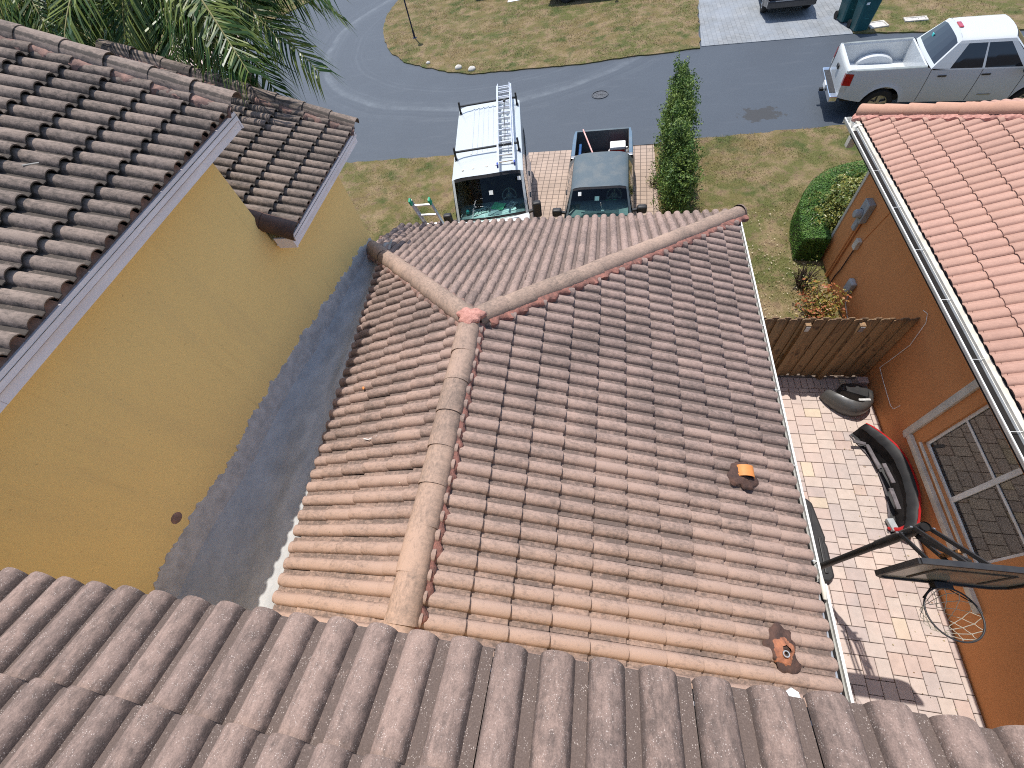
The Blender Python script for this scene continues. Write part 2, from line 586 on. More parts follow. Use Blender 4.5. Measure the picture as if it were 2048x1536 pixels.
def asphalt_mat():
    t = NT('sealed_asphalt')
    p = t.coord('World')
    # tyre scuffing that follows the bend round the lawn island
    sub = t.n('VectorMath', operation='SUBTRACT')
    t.l(p, sub.inputs[0])
    sub.inputs[1].default_value = (-5.6, 27.6, 0)
    ln = t.n('VectorMath', operation='LENGTH')
    t.l(sub.outputs[0], ln.inputs[0])
    r = ln.outputs['Value']
    rr = t.math('ADD', t.math('MULTIPLY', r, 0.55), t.math('MULTIPLY', t.noise(p, 0.2, 2), 0.5))
    cx = t.n('CombineXYZ')
    t.l(rr, cx.inputs[0])
    sw = t.noise(cx.outputs[0], 1.6, 3, 0.6)
    band = t.math('MULTIPLY', t.ramp(t.math('DIVIDE', r, 16.0), (0.36, 0.0), (0.50, 1.0), (0.60, 1.0), (0.78, 0.0)), t.ramp(sw, (0.50, 0.0), (0.66, 1.0)))
    br = t.math('MULTIPLY', band, t.ramp(t.noise(t.mapping(p, (1, 1, 1)), 1.4, 6, 0.7), (0.35, 0.15), (0.7, 1.0)))
    sc = t.ramp(t.noise(t.mapping(p, (0.6, 2.4, 1), rot=(0, 0, 0.1)), 1.0, 6, 0.7), (0.55, 0.0), (0.82, 0.8))
    col = t.mix(t.noise(p, 0.6, 4), C(0.042, 0.054, 0.071), C(0.054, 0.068, 0.087))
    col = t.mix(t.math('MULTIPLY', br, 0.8), col, C(0.135, 0.155, 0.175))
    col = t.mix(t.math('MULTIPLY', sc, 0.4), col, C(0.115, 0.127, 0.142))
    # oil stain near the parked white pickup
    s2 = t.n('VectorMath', operation='SUBTRACT')
    t.l(p, s2.inputs[0])
    s2.inputs[1].default_value = (5.05, 16.0, 0)
    m2 = t.n('VectorMath', operation='MULTIPLY')
    t.l(s2.outputs[0], m2.inputs[0])
    m2.inputs[1].default_value = (0.8, 1.3, 1)
    l2 = t.n('VectorMath', operation='LENGTH')
    t.l(m2.outputs[0], l2.inputs[0])
    st = t.math('SUBTRACT', t.math('MULTIPLY', t.noise(p, 3.2, 5, 0.7), 1.3), l2.outputs['Value'])
    col = t.mix(t.ramp(st, (0.10, 0.0), (0.18, 0.9)), col, C(0.03, 0.03, 0.03))
    dots = t.ramp(t.noise(p, 9.0, 2), (0.80, 0.0), (0.83, 1.0))
    col = t.mix(t.math('MULTIPLY', dots, 0.5), col, C(0.4, 0.39, 0.36))
    g = t.noise(p, 140.0, 3, 0.7)
    col = t.mix(0.35, col, t.ramp(g, (0.3, 0.4), (0.7, 1.1)), 'MULTIPLY')
    t.pbr(col, 0.62, 0, t.bump(g, 0.35, 0.004), 0.45)
    return t.m


def brick_mat(name, c1, c2, cm, w, h, rot=0.0, msize=0.008, tint=None, off=0.5):
    t = NT(name)
    p = t.mapping(t.coord('World'), (1, 1, 1), (0, 0, 0), (0, 0, rot))
    b = t.n('TexBrick')
    t.put(b.inputs['Vector'], p)
    b.inputs['Color1'].default_value = c1
    b.inputs['Color2'].default_value = c2
    b.inputs['Mortar'].default_value = cm
    b.inputs['Scale'].default_value = 1.0
    b.inputs['Mortar Size'].default_value = msize
    b.inputs['Brick Width'].default_value = w
    b.inputs['Row Height'].default_value = h
    b.offset = off
    n = t.noise(t.coord('World'), 1.3, 5, 0.65)
    col = t.mix(0.6, b.outputs['Color'], t.ramp(n, (0.3, 0.6), (0.7, 1.1)), 'MULTIPLY')
    if tint:
        col = t.mix(t.ramp(t.noise(t.coord('World'), 0.7, 4), (0.4, 0.0), (0.65, 0.6)), col, tint)
    t.pbr(col, 0.85, 0, t.bump(b.outputs['Fac'], -0.5, 0.006), 0.25)
    return t.m


MAT['ground'] = ground_mat()
MAT['blade'] = blade_mat()
MAT['asphalt'] = asphalt_mat()
MAT['drive_n'] = brick_mat('pink_paver_drive', C(0.42, 0.32, 0.255), C(0.37, 0.285, 0.23), C(0.15, 0.115, 0.095), 0.19, 0.19, 0.03, 0.011, None, 0.0)
MAT['drive_f'] = brick_mat('grey_paver_drive', C(0.26, 0.272, 0.28), C(0.215, 0.23, 0.24), C(0.145, 0.15, 0.155), 0.26, 0.17, 1.57, 0.008, C(0.24, 0.27, 0.31))
MAT['drive_p'] = brick_mat('pale_pink_drive', C(0.62, 0.48, 0.42), C(0.55, 0.43, 0.38), C(0.3, 0.24, 0.2), 0.22, 0.2, 0.3, 0.008)
MAT['soil'] = M('patio_sand', C(0.17, 0.13, 0.10), C(0.11, 0.085, 0.07), 8, 0.95, 0.5, 60, where='World')


def slab(name, poly, z0, z1, mat, jit=0.0, step=0.25):
    """flat slab with an uneven rim"""
    pts = []
    n = len(poly)
    for i in range(n):
        a, b = Vector((*poly[i], 0)), Vector((*poly[(i + 1) % n], 0))
        d = (b - a)
        k = max(1, int(d.length / step)) if jit > 0 else 1
        k = min(k, 160)
        nrm = Vector((-d.y, d.x, 0)).normalized()
        for j in range(k):
            o = nrm * random.uniform(-jit, jit) if jit > 0 else Vector()
            pts.append(a + d * j / k + o)
    m = MB()
    m.prism([(p.x, p.y, z0) for p in pts], (0, 0, z1 - z0))
    o = m.build(name, mat)
    o['kind'] = 'structure'
    return o


g = MB().add([(-400, -400, -0.06), (400, -400, -0.06), (400, 400, -0.06), (-400, 400, -0.06)], [(0, 1, 2, 3)]).build('ground', MAT['ground'])
g['kind'] = 'structure'
s_ = MB().add([(-22.2, 14.7, 0), (80, 14.7, 0), (80, 21.9, 0), (4.2, 21.9, 0), (4.2, 80, 0), (-22.2, 80, 0)], [(0, 1, 2, 3, 4, 5)]).build('street', MAT['asphalt'])
s_['kind'] = 'structure'

FAR_LAWN = [(-13.4, 60), (-12.9, 38), (-12.6, 32.5), (-12.67, 30.2), (-12.22, 28.06), (-11.47, 26), (-10.77, 24.69), (-9.7, 23.42), (-8.54, 22.62), (-7.08, 21.77),
            (-6.07, 21.3), (-4.27, 21.21), (-2.8, 21.1), (-1.1, 21.1), (1.34, 21.22), (3.67, 21.29), (4.02, 26.3), (5.0, 60)]
RIGHT_LAWN = [(9.05, 21.12), (13.9, 19.95), (30, 16.9), (60, 16.9), (60, 60), (12.0, 60), (9.42, 24.3)]
NEAR_LAWN = [(-22.3, 5), (-4.05, 5), (-4.05, 14.85), (-9, 14.88), (-22.3, 14.9)]
SIDE_LAWN = [(1.78, 5.66), (40, 5.66), (40, 15.3), (8.1, 14.95), (1.78, 14.72)]
LEFT_LAWN = [(-70, -20), (-22.6, -20), (-22.6, 24.0), (-22.4, 30), (-21.4, 32), (-19.5, 35), (-19, 60), (-70, 60)]
slab('far_lawn', FAR_LAWN, -0.05, 0.045, MAT['ground'], 0.055)
slab('lawn_beside_far_drive', RIGHT_LAWN, -0.05, 0.045, MAT['ground'], 0.055)
slab('front_lawn', NEAR_LAWN, -0.05, 0.045, MAT['ground'], 0.055)
slab('side_lawn', SIDE_LAWN, -0.05, 0.045, MAT['ground'], 0.055)
slab('verge', LEFT_LAWN, -0.05, 0.045, MAT['ground'], 0.055)
slab('far_driveway', [(3.74, 21.48), (9.04, 21.10), (9.42, 24.3), (12.2, 60), (5.0, 60), (4.03, 26.3)], -0.04, 0.02, MAT['drive_f'])
slab('driveway', [(-4.02, 6.6), (1.62, 6.6), (1.62, 14.62), (-4.02, 14.72)], -0.04, 0.022, MAT['drive_n'])
slab('driveway_beyond_palm', [(-28.6, 27.4), (-22.9, 24.0), (-22.2, 27), (-22.7, 30.3), (-28.7, 31.6)], -0.04, 0.05, MAT['drive_p'])


def in_poly(x, y, poly):
    res = np.zeros(len(x), bool)
    n = len(poly)
    for i in range(n):
        x0, y0 = poly[i]
        x1, y1 = poly[(i + 1) % n]
        c = ((y0 > y) != (y1 > y)) & (x < (x1 - x0) * (y - y0) / (y1 - y0 + 1e-12) + x0)
        res ^= c
    return res


def grass(name, poly, box, n, hmin, hmax, w, label, holes=()):
    x = rng.uniform(box[0], box[1], n)
    y = rng.uniform(box[2], box[3], n)
    ok = in_poly(x, y, poly)
    for h in holes:
        ok &= ~((x > h[0]) & (x < h[1]) & (y > h[2]) & (y < h[3]))
    x, y = x[ok], y[ok]
    n = len(x)
    # patchy height
    hh = rng.uniform(hmin, hmax, n) * (0.75 + 0.45 * np.sin(x * 1.7 + 2 * np.sin(y * 0.9)) * np.sin(y * 2.1 + x * 0.6))
    hh = np.clip(hh, hmin * 0.6, None)
    a = rng.uniform(0, 2 * np.pi, n)
    la = rng.uniform(0, 2 * np.pi, n)
    lean = hh * rng.uniform(0.4, 1.5, n)
    ww = w * rng.uniform(0.6, 1.3, n)
    b = np.stack([x, y, np.full(n, 0.04)], 1)
    s = np.stack([np.cos(a) * ww, np.sin(a) * ww, np.zeros(n)], 1)
    tip = b + np.stack([np.cos(la) * lean, np.sin(la) * lean, hh], 1)
    V = np.empty((n * 3, 3))
    V[0::3], V[1::3], V[2::3] = b - s, b + s, tip
    F = np.arange(n * 3).reshape(n, 3)
    o = np_mesh(name, V, F, MAT['blade'])
    tag(o, label, 'grass', kind='stuff')
    return o


grass('grass', FAR_LAWN, (-13, 4.1, 21, 34), 75000, 0.03, 0.075, 0.012, 'dry patchy grass on the island lawn across the street')
grass('grass', RIGHT_LAWN, (9, 24, 16.9, 27), 34000, 0.03, 0.07, 0.012, 'dry yellow grass beside the grey driveway')
grass('grass', NEAR_LAWN, (-13, -4.05, 6, 14.9), 46000, 0.025, 0.06, 0.008, 'yellow green grass left of the parked van')
grass('grass', SIDE_LAWN, (1.78, 9, 5.66, 15), 60000, 0.025, 0.06, 0.008, 'grass strip between the hedge row and the orange house', holes=((5.2, 30, 3, 9.2),))
grass('grass', LEFT_LAWN, (-36, -19, 18, 36), 22000, 0.04, 0.09, 0.016, 'grass seen through the palm fronds', holes=((-28.6, -22.4, 24, 31.5),))

# ------------------------------------------------------------------ patio of single pavers
patio = slab('patio', [(2.3, -2.5), (5.36, -2.5), (5.36, 5.62), (2.3, 5.62)], -0.05, 0.012, MAT['soil'])


def paver_mat():
    t = NT('concrete_paver')
    rnd = t.n('ObjectInfo').outputs['Random']
    pos = t.coord('World')
    col = t.ramp(rnd, (0.0, C(0.485, 0.405, 0.355)), (0.25, C(0.43, 0.365, 0.335)), (0.5, C(0.50, 0.415, 0.36)), (0.72, C(0.395, 0.335, 0.315)), (0.955, C(0.45, 0.345, 0.30)), (0.985, C(0.53, 0.455, 0.34)))
    n = t.noise(pos, 9.0, 5, 0.65)
    col = t.mix(0.5, col, t.ramp(n, (0.3, 0.72), (0.7, 1.08)), 'MULTIPLY')
    col = t.mix(t.ramp(t.noise(pos, 0.9, 4), (0.45, 0.0), (0.75, 0.5)), col, C(0.58, 0.42, 0.36))
    t.pbr(col, 0.85, 0, t.bump(t.noise(pos, 80, 3), 0.3, 0.004), 0.25)
    return t.m


MAT['paver'] = paver_mat()
_pav = {}


def paver(x0, y0, w, d):
    k = (round(w, 3), round(d, 3))
    if k not in _pav:
        b = 0.006
        hw, hd = w / 2 - 0.004, d / 2 - 0.004
        m = MB()
        m.add([(-hw, -hd, 0), (hw, -hd, 0), (hw, hd, 0), (-hw, hd, 0), (-hw, -hd, .05), (hw, -hd, .05), (hw, hd, .05), (-hw, hd, .05),
               (-hw + b, -hd + b, .056), (hw - b, -hd + b, .056), (hw - b, hd - b, .056), (-hw + b, hd - b, .056)],
              [(0, 1, 5, 4), (1, 2, 6, 5), (2, 3, 7, 6), (3, 0, 4, 7), (4, 5, 9, 8), (5, 6, 10, 9), (6, 7, 11, 10), (7, 4, 8, 11), (8, 9, 10, 11)])
        _pav[k] = m.mesh('paver')
    o = link_mesh('paver', _pav[k], MAT['paver'], patio)
    o.location = (x0 + w / 2, y0 + d / 2, -0.008 + random.uniform(-0.003, 0.003))
    o.rotation_euler = (random.uniform(-.008, .008), random.uniform(-.008, .008), random.uniform(-.008, .008))


CELL = 0.096
PX0, PY0 = 3.32, -0.62
NX, NY = 20, 61
occ = np.zeros((NX, NY), bool)
for j in range(NY):
    for i in range(NX):
        if occ[i, j]:
            continue
        opts = [(3, 2)] * 5 + [(2, 3)] * 4 + [(2, 2)] * 3
        random.shuffle(opts)
        opts += [(2, 1), (1, 2), (1, 1)]
        for w, d in opts:
            if i + w <= NX and j + d <= NY and not occ[i:i + w, j:j + d].any():
                # avoid leaving one-cell slivers beside the new paver
                if (w, d) in ((3, 2), (2, 3), (2, 2)) and i + w < NX and not occ[i + w, j] and (i + w + 1 >= NX or occ[i + w + 1, j]):
                    continue
                occ[i:i + w, j:j + d] = True
                paver(PX0 + i * CELL, PY0 + j * CELL, w * CELL, d * CELL)
                break
for k in range(29):                       # border course along the orange wall
    paver(PX0 + NX * CELL, PY0 + k * 0.212, 0.098, 0.212)
for k in range(17):                       # soldier course along the fence
    paver(PX0 + k * 0.12, PY0 + NY * CELL, 0.12, 0.26)

# ------------------------------------------------------------------ roof tiles
PITCH = math.atan(5 / 12)
CP, SP = math.cos(PITCH), math.sin(PITCH)


def tile_profile(hh=0.056, n=8, pw=0.042):
    pts = []
    for k in range(2):
        u0 = k * TW / 2
        pts.append((u0, 0.0))
        pts.append((u0 + pw, 0.002))
        for i in range(1, n):
            t = i / n
            pts.append((u0 + pw + (t - 0.045 * math.sin(2 * math.pi * t)) * (TW / 2 - pw), 0.002 + hh * math.sin(math.pi * t) ** 0.66))
    pts.append((TW - 0.002, 0.0))
    return pts


def tile_mesh(name, hh=0.056, n=8, lift=0.040, thick=0.014, mat=None, pw=0.042):
    pr = tile_profile(hh, n, pw)
    k = len(pr)
    m = MB()
    vs = []
    for (u, z) in pr:
        vs.append((u, TL, z))
    for (u, z) in pr:
        vs.append((u, 0.012, z + lift))
    for (u, z) in pr:
        vs.append((u, 0.0, z + lift - 0.006))
    for (u, z) in pr:
        vs.append((u, 0.004, z + lift - thick - 0.006))
    fs = []
    for r in range(3):
        for i in range(k - 1):
            fs.append((r * k + i + 1, r * k + i, (r + 1) * k + i, (r + 1) * k + i + 1))
    # side edges of the slab
    m.add(vs, fs)
    me = m.mesh(name)
    me.polygons.foreach_set('use_smooth', [True] * len(me.polygons))
    me.set_sharp_from_angle(angle=math.radians(50))
    uvl = me.uv_layers.new(name='UVMap')
    for lp in me.loops:
        c = me.vertices[lp.vertex_index].co
        uvl.data[lp.index].uv = (c.x, c.y)
    if mat:
        me.materials.append(mat)
    return me


class Field:
    """a run of tiles on one roof plane. O: eave start; A: along eave; U: up the slope"""

    def __init__(s, roof, O, U, cols, rows, mat, clips=(), hh=0.056, lift=0.040, jit=1.0, nres=8, stagger=0.0, skip=None, pw=0.042):
        s.roof, s.O, s.U, s.mat = roof, Vector(O), Vector(U).normalized(), mat
        h = Vector((s.U.x, s.U.y, 0)).normalized()
        s.A = Vector((-h.y * -1, h.x * -1, 0))          # A x U = N
        s.N = s.A.cross(s.U)
        if s.N.z < 0:
            s.A = -s.A
            s.N = s.A.cross(s.U)
        s.cols, s.rows, s.clips, s.jit = cols, rows, clips, jit
        s.me = tile_mesh('tile', hh, nres, lift, mat=mat, pw=pw)
        s.items = []
        for r in range(rows):
            sh = stagger * (r % 2)
            for c in range(cols[0], cols[1]):
                p = s.O + s.A * (c + sh) * TW + s.U * r * TE
                ctr = p + s.A * TW / 2 + s.U * TE / 2
                if skip and skip(ctr):
                    continue
                cs = [p, p + s.A * TW, p + s.U * TL, p + s.A * TW + s.U * TL]
                st = 0
                for (q, n) in clips:
                    d = [(v - Vector(q)).dot(Vector(n)) for v in cs]
                    if max(d) < 0.02:
                        st = -1
                        break
                    if min(d) < 0:
                        st = 1
                if st < 0:
                    continue
                j = s.jit
                rot = Matrix.Rotation(random.gauss(0, 0.003) * j, 4, 'Z') @ Matrix.Rotation(random.gauss(0, 0.004) * j, 4, 'X') @ Matrix.Rotation(random.gauss(0, 0.004) * j, 4, 'Y')
                p2 = p + s.A * random.gauss(0, 0.0015) * j + s.U * random.gauss(0, 0.003) * j + s.N * random.gauss(0, 0.0012) * j
                mt = Matrix((s.A, s.U, s.N)).transposed().to_4x4()
                mt = Matrix.Translation(p2) @ mt @ rot
                # seen size
                pp = [project(v) for v in cs[:2] + [p + s.U * TE, p + s.A * TW + s.U * TE]]
                area = 0
                if all(q is not None for q in pp):
                    a, b, c2, d2 = pp[0], pp[1], pp[3], pp[2]
                    area = abs(sum(x[0] * y[1] - y[0] * x[1] for x, y in ((a, b), (b, c2), (c2, d2), (d2, a)))) / 2
                    cx, cy = sum(q[0] for q in pp) / 4, sum(q[1] for q in pp) / 4
                    if not (-20 < cx < 2068 and -20 < cy < 1556):
                        area = 0
                    if area > 0 and hidden(ctr):
                        area = 0
                s.items.append((area, mt, st, s))

    def clipped(s, mt):
        bm = bmesh.new()
        bm.from_mesh(s.me)
        inv = mt.inverted()
        for (q, n) in s.clips:
            ql = inv @ Vector(q)
            nl = (inv.to_3x3() @ Vector(n)).normalized()
            bmesh.ops.bisect_plane(bm, geom=bm.verts[:] + bm.edges[:] + bm.faces[:], plane_co=ql, plane_no=nl, clear_inner=True)
        if not bm.faces:
            bm.free()
            return None
        me = bpy.data.meshes.new('tile')
        bm.to_mesh(me)
        bm.free()
        me.materials.append(s.mat)
        return me


def hidden(p):
    """true where the near eave of the upper roof covers a point of the garage roof"""
    q = project(p)
    if q is None:
        return True
    x, y = q
    edge = 1100 + 0.17 * x
    return p.z < 5.2 and y > edge + 12 and x < 1700


def place_tiles(fields, budget, house):
    items = sorted((it for f in fields for it in f.items), key=lambda t: -t[0])
    one = [it for it in items[:budget] if it[0] > 0]
    rest = items[len(one):]
    for area, mt, st, f in one:
        me = f.clipped(mt) if st else f.me
        if me is None:
            continue
        o = link_mesh('tile', me, None, f.roof)
        o.matrix_basis = mt
    V, Fc, UV, mats, mi = [], [], [], [], []
    base = 0
    for area, mt, st, f in rest:
        me = f.clipped(mt) if st else f.me
        if me is None or not len(me.polygons):
            continue
        if f.mat not in mats:
            mats.append(f.mat)
        k = mats.index(f.mat)
        V += [tuple(mt @ v.co) for v in me.vertices]
        ul = me.uv_layers[0].data
        ox, oy = random.randint(0, 300) * TW / 2, random.uniform(0, 50)
        for pl in me.polygons:
            Fc.append(tuple(base + i for i in pl.vertices))
            mi.append(k)
            UV += [(ul[i].uv[0] + ox, ul[i].uv[1] + oy) for i in pl.loop_indices]
        base += len(me.vertices)
    if not Fc:
        return
    me = bpy.data.meshes.new('remaining_tiles')
    me.from_pydata(V, [], Fc)
    for m in mats:
        me.materials.append(m)
    me.polygons.foreach_set('material_index', mi)
    me.polygons.foreach_set('use_smooth', [True] * len(Fc))
    me.set_sharp_from_angle(angle=math.radians(50))
    ul = me.uv_layers.new(name='UVMap')
    ul.data.foreach_set('uv', [c for uv in UV for c in uv])
    o = link_mesh('remaining_tiles', me, None, house)
    o['kind'] = 'stuff'


def cap_mesh(name, r0, r1, length, mat, n=12, arc=205, flat=0.88):
    """barrel ridge tile along +y, wide end at y=0"""
    m = MB()
    ring = lambda r, y, dz=0: [(r * math.sin(t), y, flat * r * math.cos(t) + dz) for t in (math.radians(-arc / 2 + arc * i / n) for i in range(n + 1))]
    m.grid([ring(r0 - 0.011, 0.003), ring(r0, 0.0), ring(r0 + 0.001, 0.02), ring((r0 + r1) / 2, length / 2, 0.002), ring(r1, length)])
    me = m.mesh(name, 50)
    uvl = me.uv_layers.new(name='UVMap')
    for lp in me.loops:
        c = me.vertices[lp.vertex_index].co
        uvl.data[lp.index].uv = (c.x + c.z, c.y)
    me.materials.append(mat)
    return me


def caps(P0, P1, n, roof, me, up, dz=0.0, name='ridge_tile', wob=1.0):
    """n caps from the low end P0 to the high end P1"""
    P0, P1, up = Vector(P0), Vector(P1), Vector(up).normalized()
    d = (P1 - P0)
    e = d.length / n
    d.normalize()
    x = d.cross(up).normalized()
    z = x.cross(d)
    out = []
    for k in range(n):
        mt = Matrix((x, d, z)).transposed().to_4x4()
        tilt = Matrix.Rotation(-0.012 + random.gauss(0, 0.008) * wob, 4, 'X') @ Matrix.Rotation(random.gauss(0, 0.012) * wob, 4, 'Z') @ Matrix.Rotation(random.gauss(0, 0.03) * wob, 4, 'Y')
        p = P0 + d * (e * k - 0.02) + z * (dz + random.gauss(0, 0.004) * wob) + x * random.gauss(0, 0.006) * wob
        o = link_mesh(name, me, None, roof)
        o.matrix_basis = Matrix.Translation(p) @ mt @ tilt
        out.append(o)
    return out


def mortar(P0, P1, S, N, roof, mat, inner=0.05, outer=0.17, h0=0.07, h1=0.045, name='mortar_bed', amp=0.04, ph=0.0, period=0.24):
    """uneven mortar fillet below a row of caps; S points out across the slope, N is the slope normal"""
    P0, P1, S, N = Vector(P0), Vector(P1), Vector(S).normalized(), Vector(N).normalized()
    L = (P1 - P0).length
    k = int(L / 0.028)
    rows = [[], [], [], []]
    ns = 0.0
    for i in range(k + 1):
        p = P0 + (P1 - P0) * i / k
        ns = ns * 0.6 + random.gauss(0, 1) * 0.4
        w = outer + amp * (0.55 * math.sin(2 * math.pi * (i * L / k) / period + ph) + 0.55 * ns)
        w = max(w, inner + 0.03)
        rows[0].append(p + S * inner + N * h0)
        rows[1].append(p + S * (inner + (w - inner) * 0.55) + N * (h1 + 0.022 + random.gauss(0, 0.004)))
        rows[2].append(p + S * w + N * (h1 + random.gauss(0, 0.005)))
        rows[3].append(p + S * (w + 0.012) + N * (h1 - 0.06))
    return MB().grid(rows).build(name, mat, roof, 60)


def closure(O, A, n, mat, roof, hh=0.052, depth=0.05, name='eave_closure'):
    """mortar fill behind the open ends of the eave course"""
    O, A = Vector(O), Vector(A)
    pr = tile_profile(hh, 5)
    m = MB()
    for c in range(n):
        vs = [O + A * (c * TW + u) + Vector((0, 0, z + 0.018)) for u, z in pr] + [O + A * (c * TW + u) - Vector((0, 0, depth)) for u, z in pr]
        k = len(pr)
        m.add(vs, [(i, i + 1, i + 1 + k, i + k) for i in range(k - 1)])
    return m.build(name, mat, roof)

# ================================================================== YELLOW HOUSE
XW = -4.3
house = empty('yellow_house', (XW, 2, 0), 0, 'yellow stucco house with brown barrel tile roofs, filling the left and centre', 'house')
world_root(house)

# walls: upper block with the lower wing behind it
wl = MB()
prof = [(-6, 0), (6.2, 0), (6.2, 5.03), (4.14, 5.03), (4.14, 6.27), (-6, 6.27)]
wl.prism([(XW - 6, y, z) for y, z in prof], (6, 0, 0))
wl.build('wall', MAT['yellow'], house)
MB().box(XW + 0.003, 2.12, -6, 6.98, 0, 2.55).build('garage_wall', MAT['yellow'], house)
MB().box(XW + 0.003, 2.3, -6, -0.42, 3.0, 6.25).build('rear_wall', MAT['yellow'], house)

AX, AY, AZ = -1.52, 3.3, 4.40            # hip apex of the garage roof (pan level)
T = 5 / 12
pan = lambda d: AZ - T * d
EX, EY = 2.38, 7.40


def roof_part(name, polys, off=-0.03):
    m = MB()
    for p in polys:
        m.add([(x, y, z + off) for x, y, z in p], [tuple(range(len(p)))])
    return m.build(name, MAT['deck'], house)


garage_roof = roof_part('garage_roof', [
    [(EX, -1, pan(EX - AX)), (EX, AY + EX - AX, pan(EX - AX)), (AX, AY, AZ), (AX, -1, AZ)],
    [(AX, AY, AZ), (EX, AY + EX - AX, pan(EX - AX)), (XW + .01, AY + EX - AX, pan(EX - AX)), (XW + .01, AY + AX - XW, pan(AX - XW))],
    [(AX, -1, AZ), (AX, AY, AZ), (-3.75, AY + AX + 3.75, pan(AX + 3.75)), (-3.0, -1, pan(AX + 3.0))]])
NRt, NLt, NFt = Vector((SP, 0, CP)), Vector((-SP, 0, CP)), Vector((0, SP, CP))
apex = (AX, AY, AZ)
f_right = Field(garage_roof, (EX, -0.55, pan(EX - AX)), (-CP, 0, SP), (0, 25), 12, MAT['tile_c'],
                [(apex, (1, -1, 0)), ((AX + 0.03, 0, 0), (1, 0, 0))], lift=0.05, jit=0.55)
lq0, lq1 = Vector((-3.92, 5.9, 0)), Vector((-3.22, -0.2, 0))
ln = Vector((6.1, 0.7, 0)).normalized()
f_left = Field(garage_roof, (AX - 8 * TE * CP + 0.05, 6.55, pan(8 * TE * CP - 0.05)), (CP, 0, SP), (0, 21), 9, MAT['tile_c'],
               [(apex, (-1, -1, 0)), ((AX - 0.03, 0, 0), (-1, 0, 0)), (lq0, ln)], jit=1.8)
f_front = Field(garage_roof, (2.72, EY, pan(EY - AY)), (0, -CP, SP), (0, 21), 13, MAT['tile_c'],
                [(apex, (-1, 1, 0)), (apex, (1, 1, 0)), ((XW + .02, 0, 0), (1, 0, 0))], jit=0.6)

UE_X, UE_Z = -3.93, 6.45                  # upper roof eave
upper_roof = roof_part('upper_roof', [[(UE_X, -3, UE_Z), (UE_X, 4.5, UE_Z), (-9, 4.5, UE_Z + T * (-UE_X - 0 + 0) * 0 + T * (9 + UE_X)), (-9, -3, UE_Z + T * (9 + UE_X))]])
f_up = Field(upper_roof, (UE_X, 4.47 - 14 * TW, UE_Z), (-CP, 0, SP), (0, 14), 9, MAT['tile_l'], [], hh=0.058, lift=0.058)
LE_X, LE_Z = -3.95, 5.09
wing_roof = roof_part('wing_roof', [[(LE_X, 4.16, LE_Z), (LE_X, 6.7, LE_Z), (-9, 6.7, LE_Z + T * (9 + LE_X)), (-9, 4.16, LE_Z + T * (9 + LE_X))]])
f_low = Field(wing_roof, (LE_X, 4.27, LE_Z), (-CP, 0, SP), (0, 7), 8, MAT['tile_l'], [], hh=0.058, lift=0.058)
near_roof = roof_part('near_roof', [[(3.0, -0.05, 6.43), (-6, -0.05, 6.43), (-6, -3, 6.43 + 3 * T), (3.0, -3, 6.43 + 3 * T)]])
f_near = Field(near_roof, (0.69 + 6 * TW, -0.035, 6.43), (0, -CP, SP), (0, 22), 5, MAT['tile_n'], [], nres=12, hh=0.056, pw=0.045)

place_tiles([f_right, f_left, f_front, f_up, f_low, f_near], 300, house)

# ridge and hip caps of the garage roof
capm = cap_mesh('ridge_tile', 0.145, 0.139, 0.46, MAT['cap_c'])
RZ = AZ + 0.035
caps((AX, -0.75, RZ), (AX, AY - 0.12, RZ), 10, garage_roof, capm, (0, 0, 1))
hr = Vector((1, 1, -T)).normalized()
ncr = int(math.hypot(4.07, 4.07) / 0.40)
caps(Vector((AX, AY, RZ)) + Vector((1, 1, -T)) * 4.02, Vector((AX, AY, RZ)) + Vector((1, 1, -T)) * 0.05, 14, garage_roof, capm, (0, 0, 1))
caps(Vector((AX, AY, RZ)) + Vector((-1, 1, -T)) * 2.78, Vector((AX, AY, RZ)) + Vector((-1, 1, -T)) * 0.05, 10, garage_roof, capm, (0, 0, 1))
# rounded end of the long hip
cm_ = MB()
cm_.lathe([(0.0, 0.03), (0.07, 0.02), (0.12, -0.01), (0.142, -0.05), (0.142, -0.09)], 20)
e_ = cm_.build('hip_end_cap', MAT['cap_c'], garage_roof, 60)
pe = Vector((AX, AY, RZ)) + Vector((1, 1, -T)) * 4.05
e_.matrix_basis = Matrix.Translation(pe + Vector((0, 0, 0.015))) @ Vector((1, 1, -T)).to_track_quat('Z', 'Y').to_matrix().to_4x4()

# mortar beds
mortar((AX, -0.8, AZ), (AX, AY - 0.05, AZ), (CP, 0, -SP), NRt, garage_roof, MAT['mortar'], 0.10, 0.172, 0.095, 0.058, amp=0.034, period=TW / 2)
mortar((AX, -0.8, AZ), (AX, AY - 0.05, AZ), (-CP, 0, -SP), NLt, garage_roof, MAT['mortar'], 0.08, 0.15, 0.06, 0.04, amp=0.014, period=TW / 2)
hA, hB = Vector((AX, AY, AZ)), Vector((AX, AY, AZ)) + Vector((1, 1, -T)) * 4.0
sR = Vector((1, -1, 0)).normalized() * CP + Vector((0, 0, -0.10))
mortar(hA + Vector((0.1, 0.1, -0.04)), hB, sR, NRt, garage_roof, MAT['mortar'], 0.10, 0.188, 0.085, 0.052, amp=0.04, period=0.245)
sF = Vector((-1, 1, 0)).normalized() * CP + Vector((0, 0, -0.10))
mortar(hA + Vector((0.1, 0.1, -0.04)), hB, sF, NFt, garage_roof, MAT['mortar_l'], 0.08, 0.155, 0.06, 0.04, amp=0.02, period=0.245)
hC = Vector((AX, AY, AZ)) + Vector((-1, 1, -T)) * 2.8
sL = Vector((-1, -1, 0)).normalized() * CP + Vector((0, 0, -0.10))
mortar(hA, hC, sL, NLt, garage_roof, MAT['mortar_l'], 0.08, 0.17, 0.06, 0.04, amp=0.03, period=0.245)
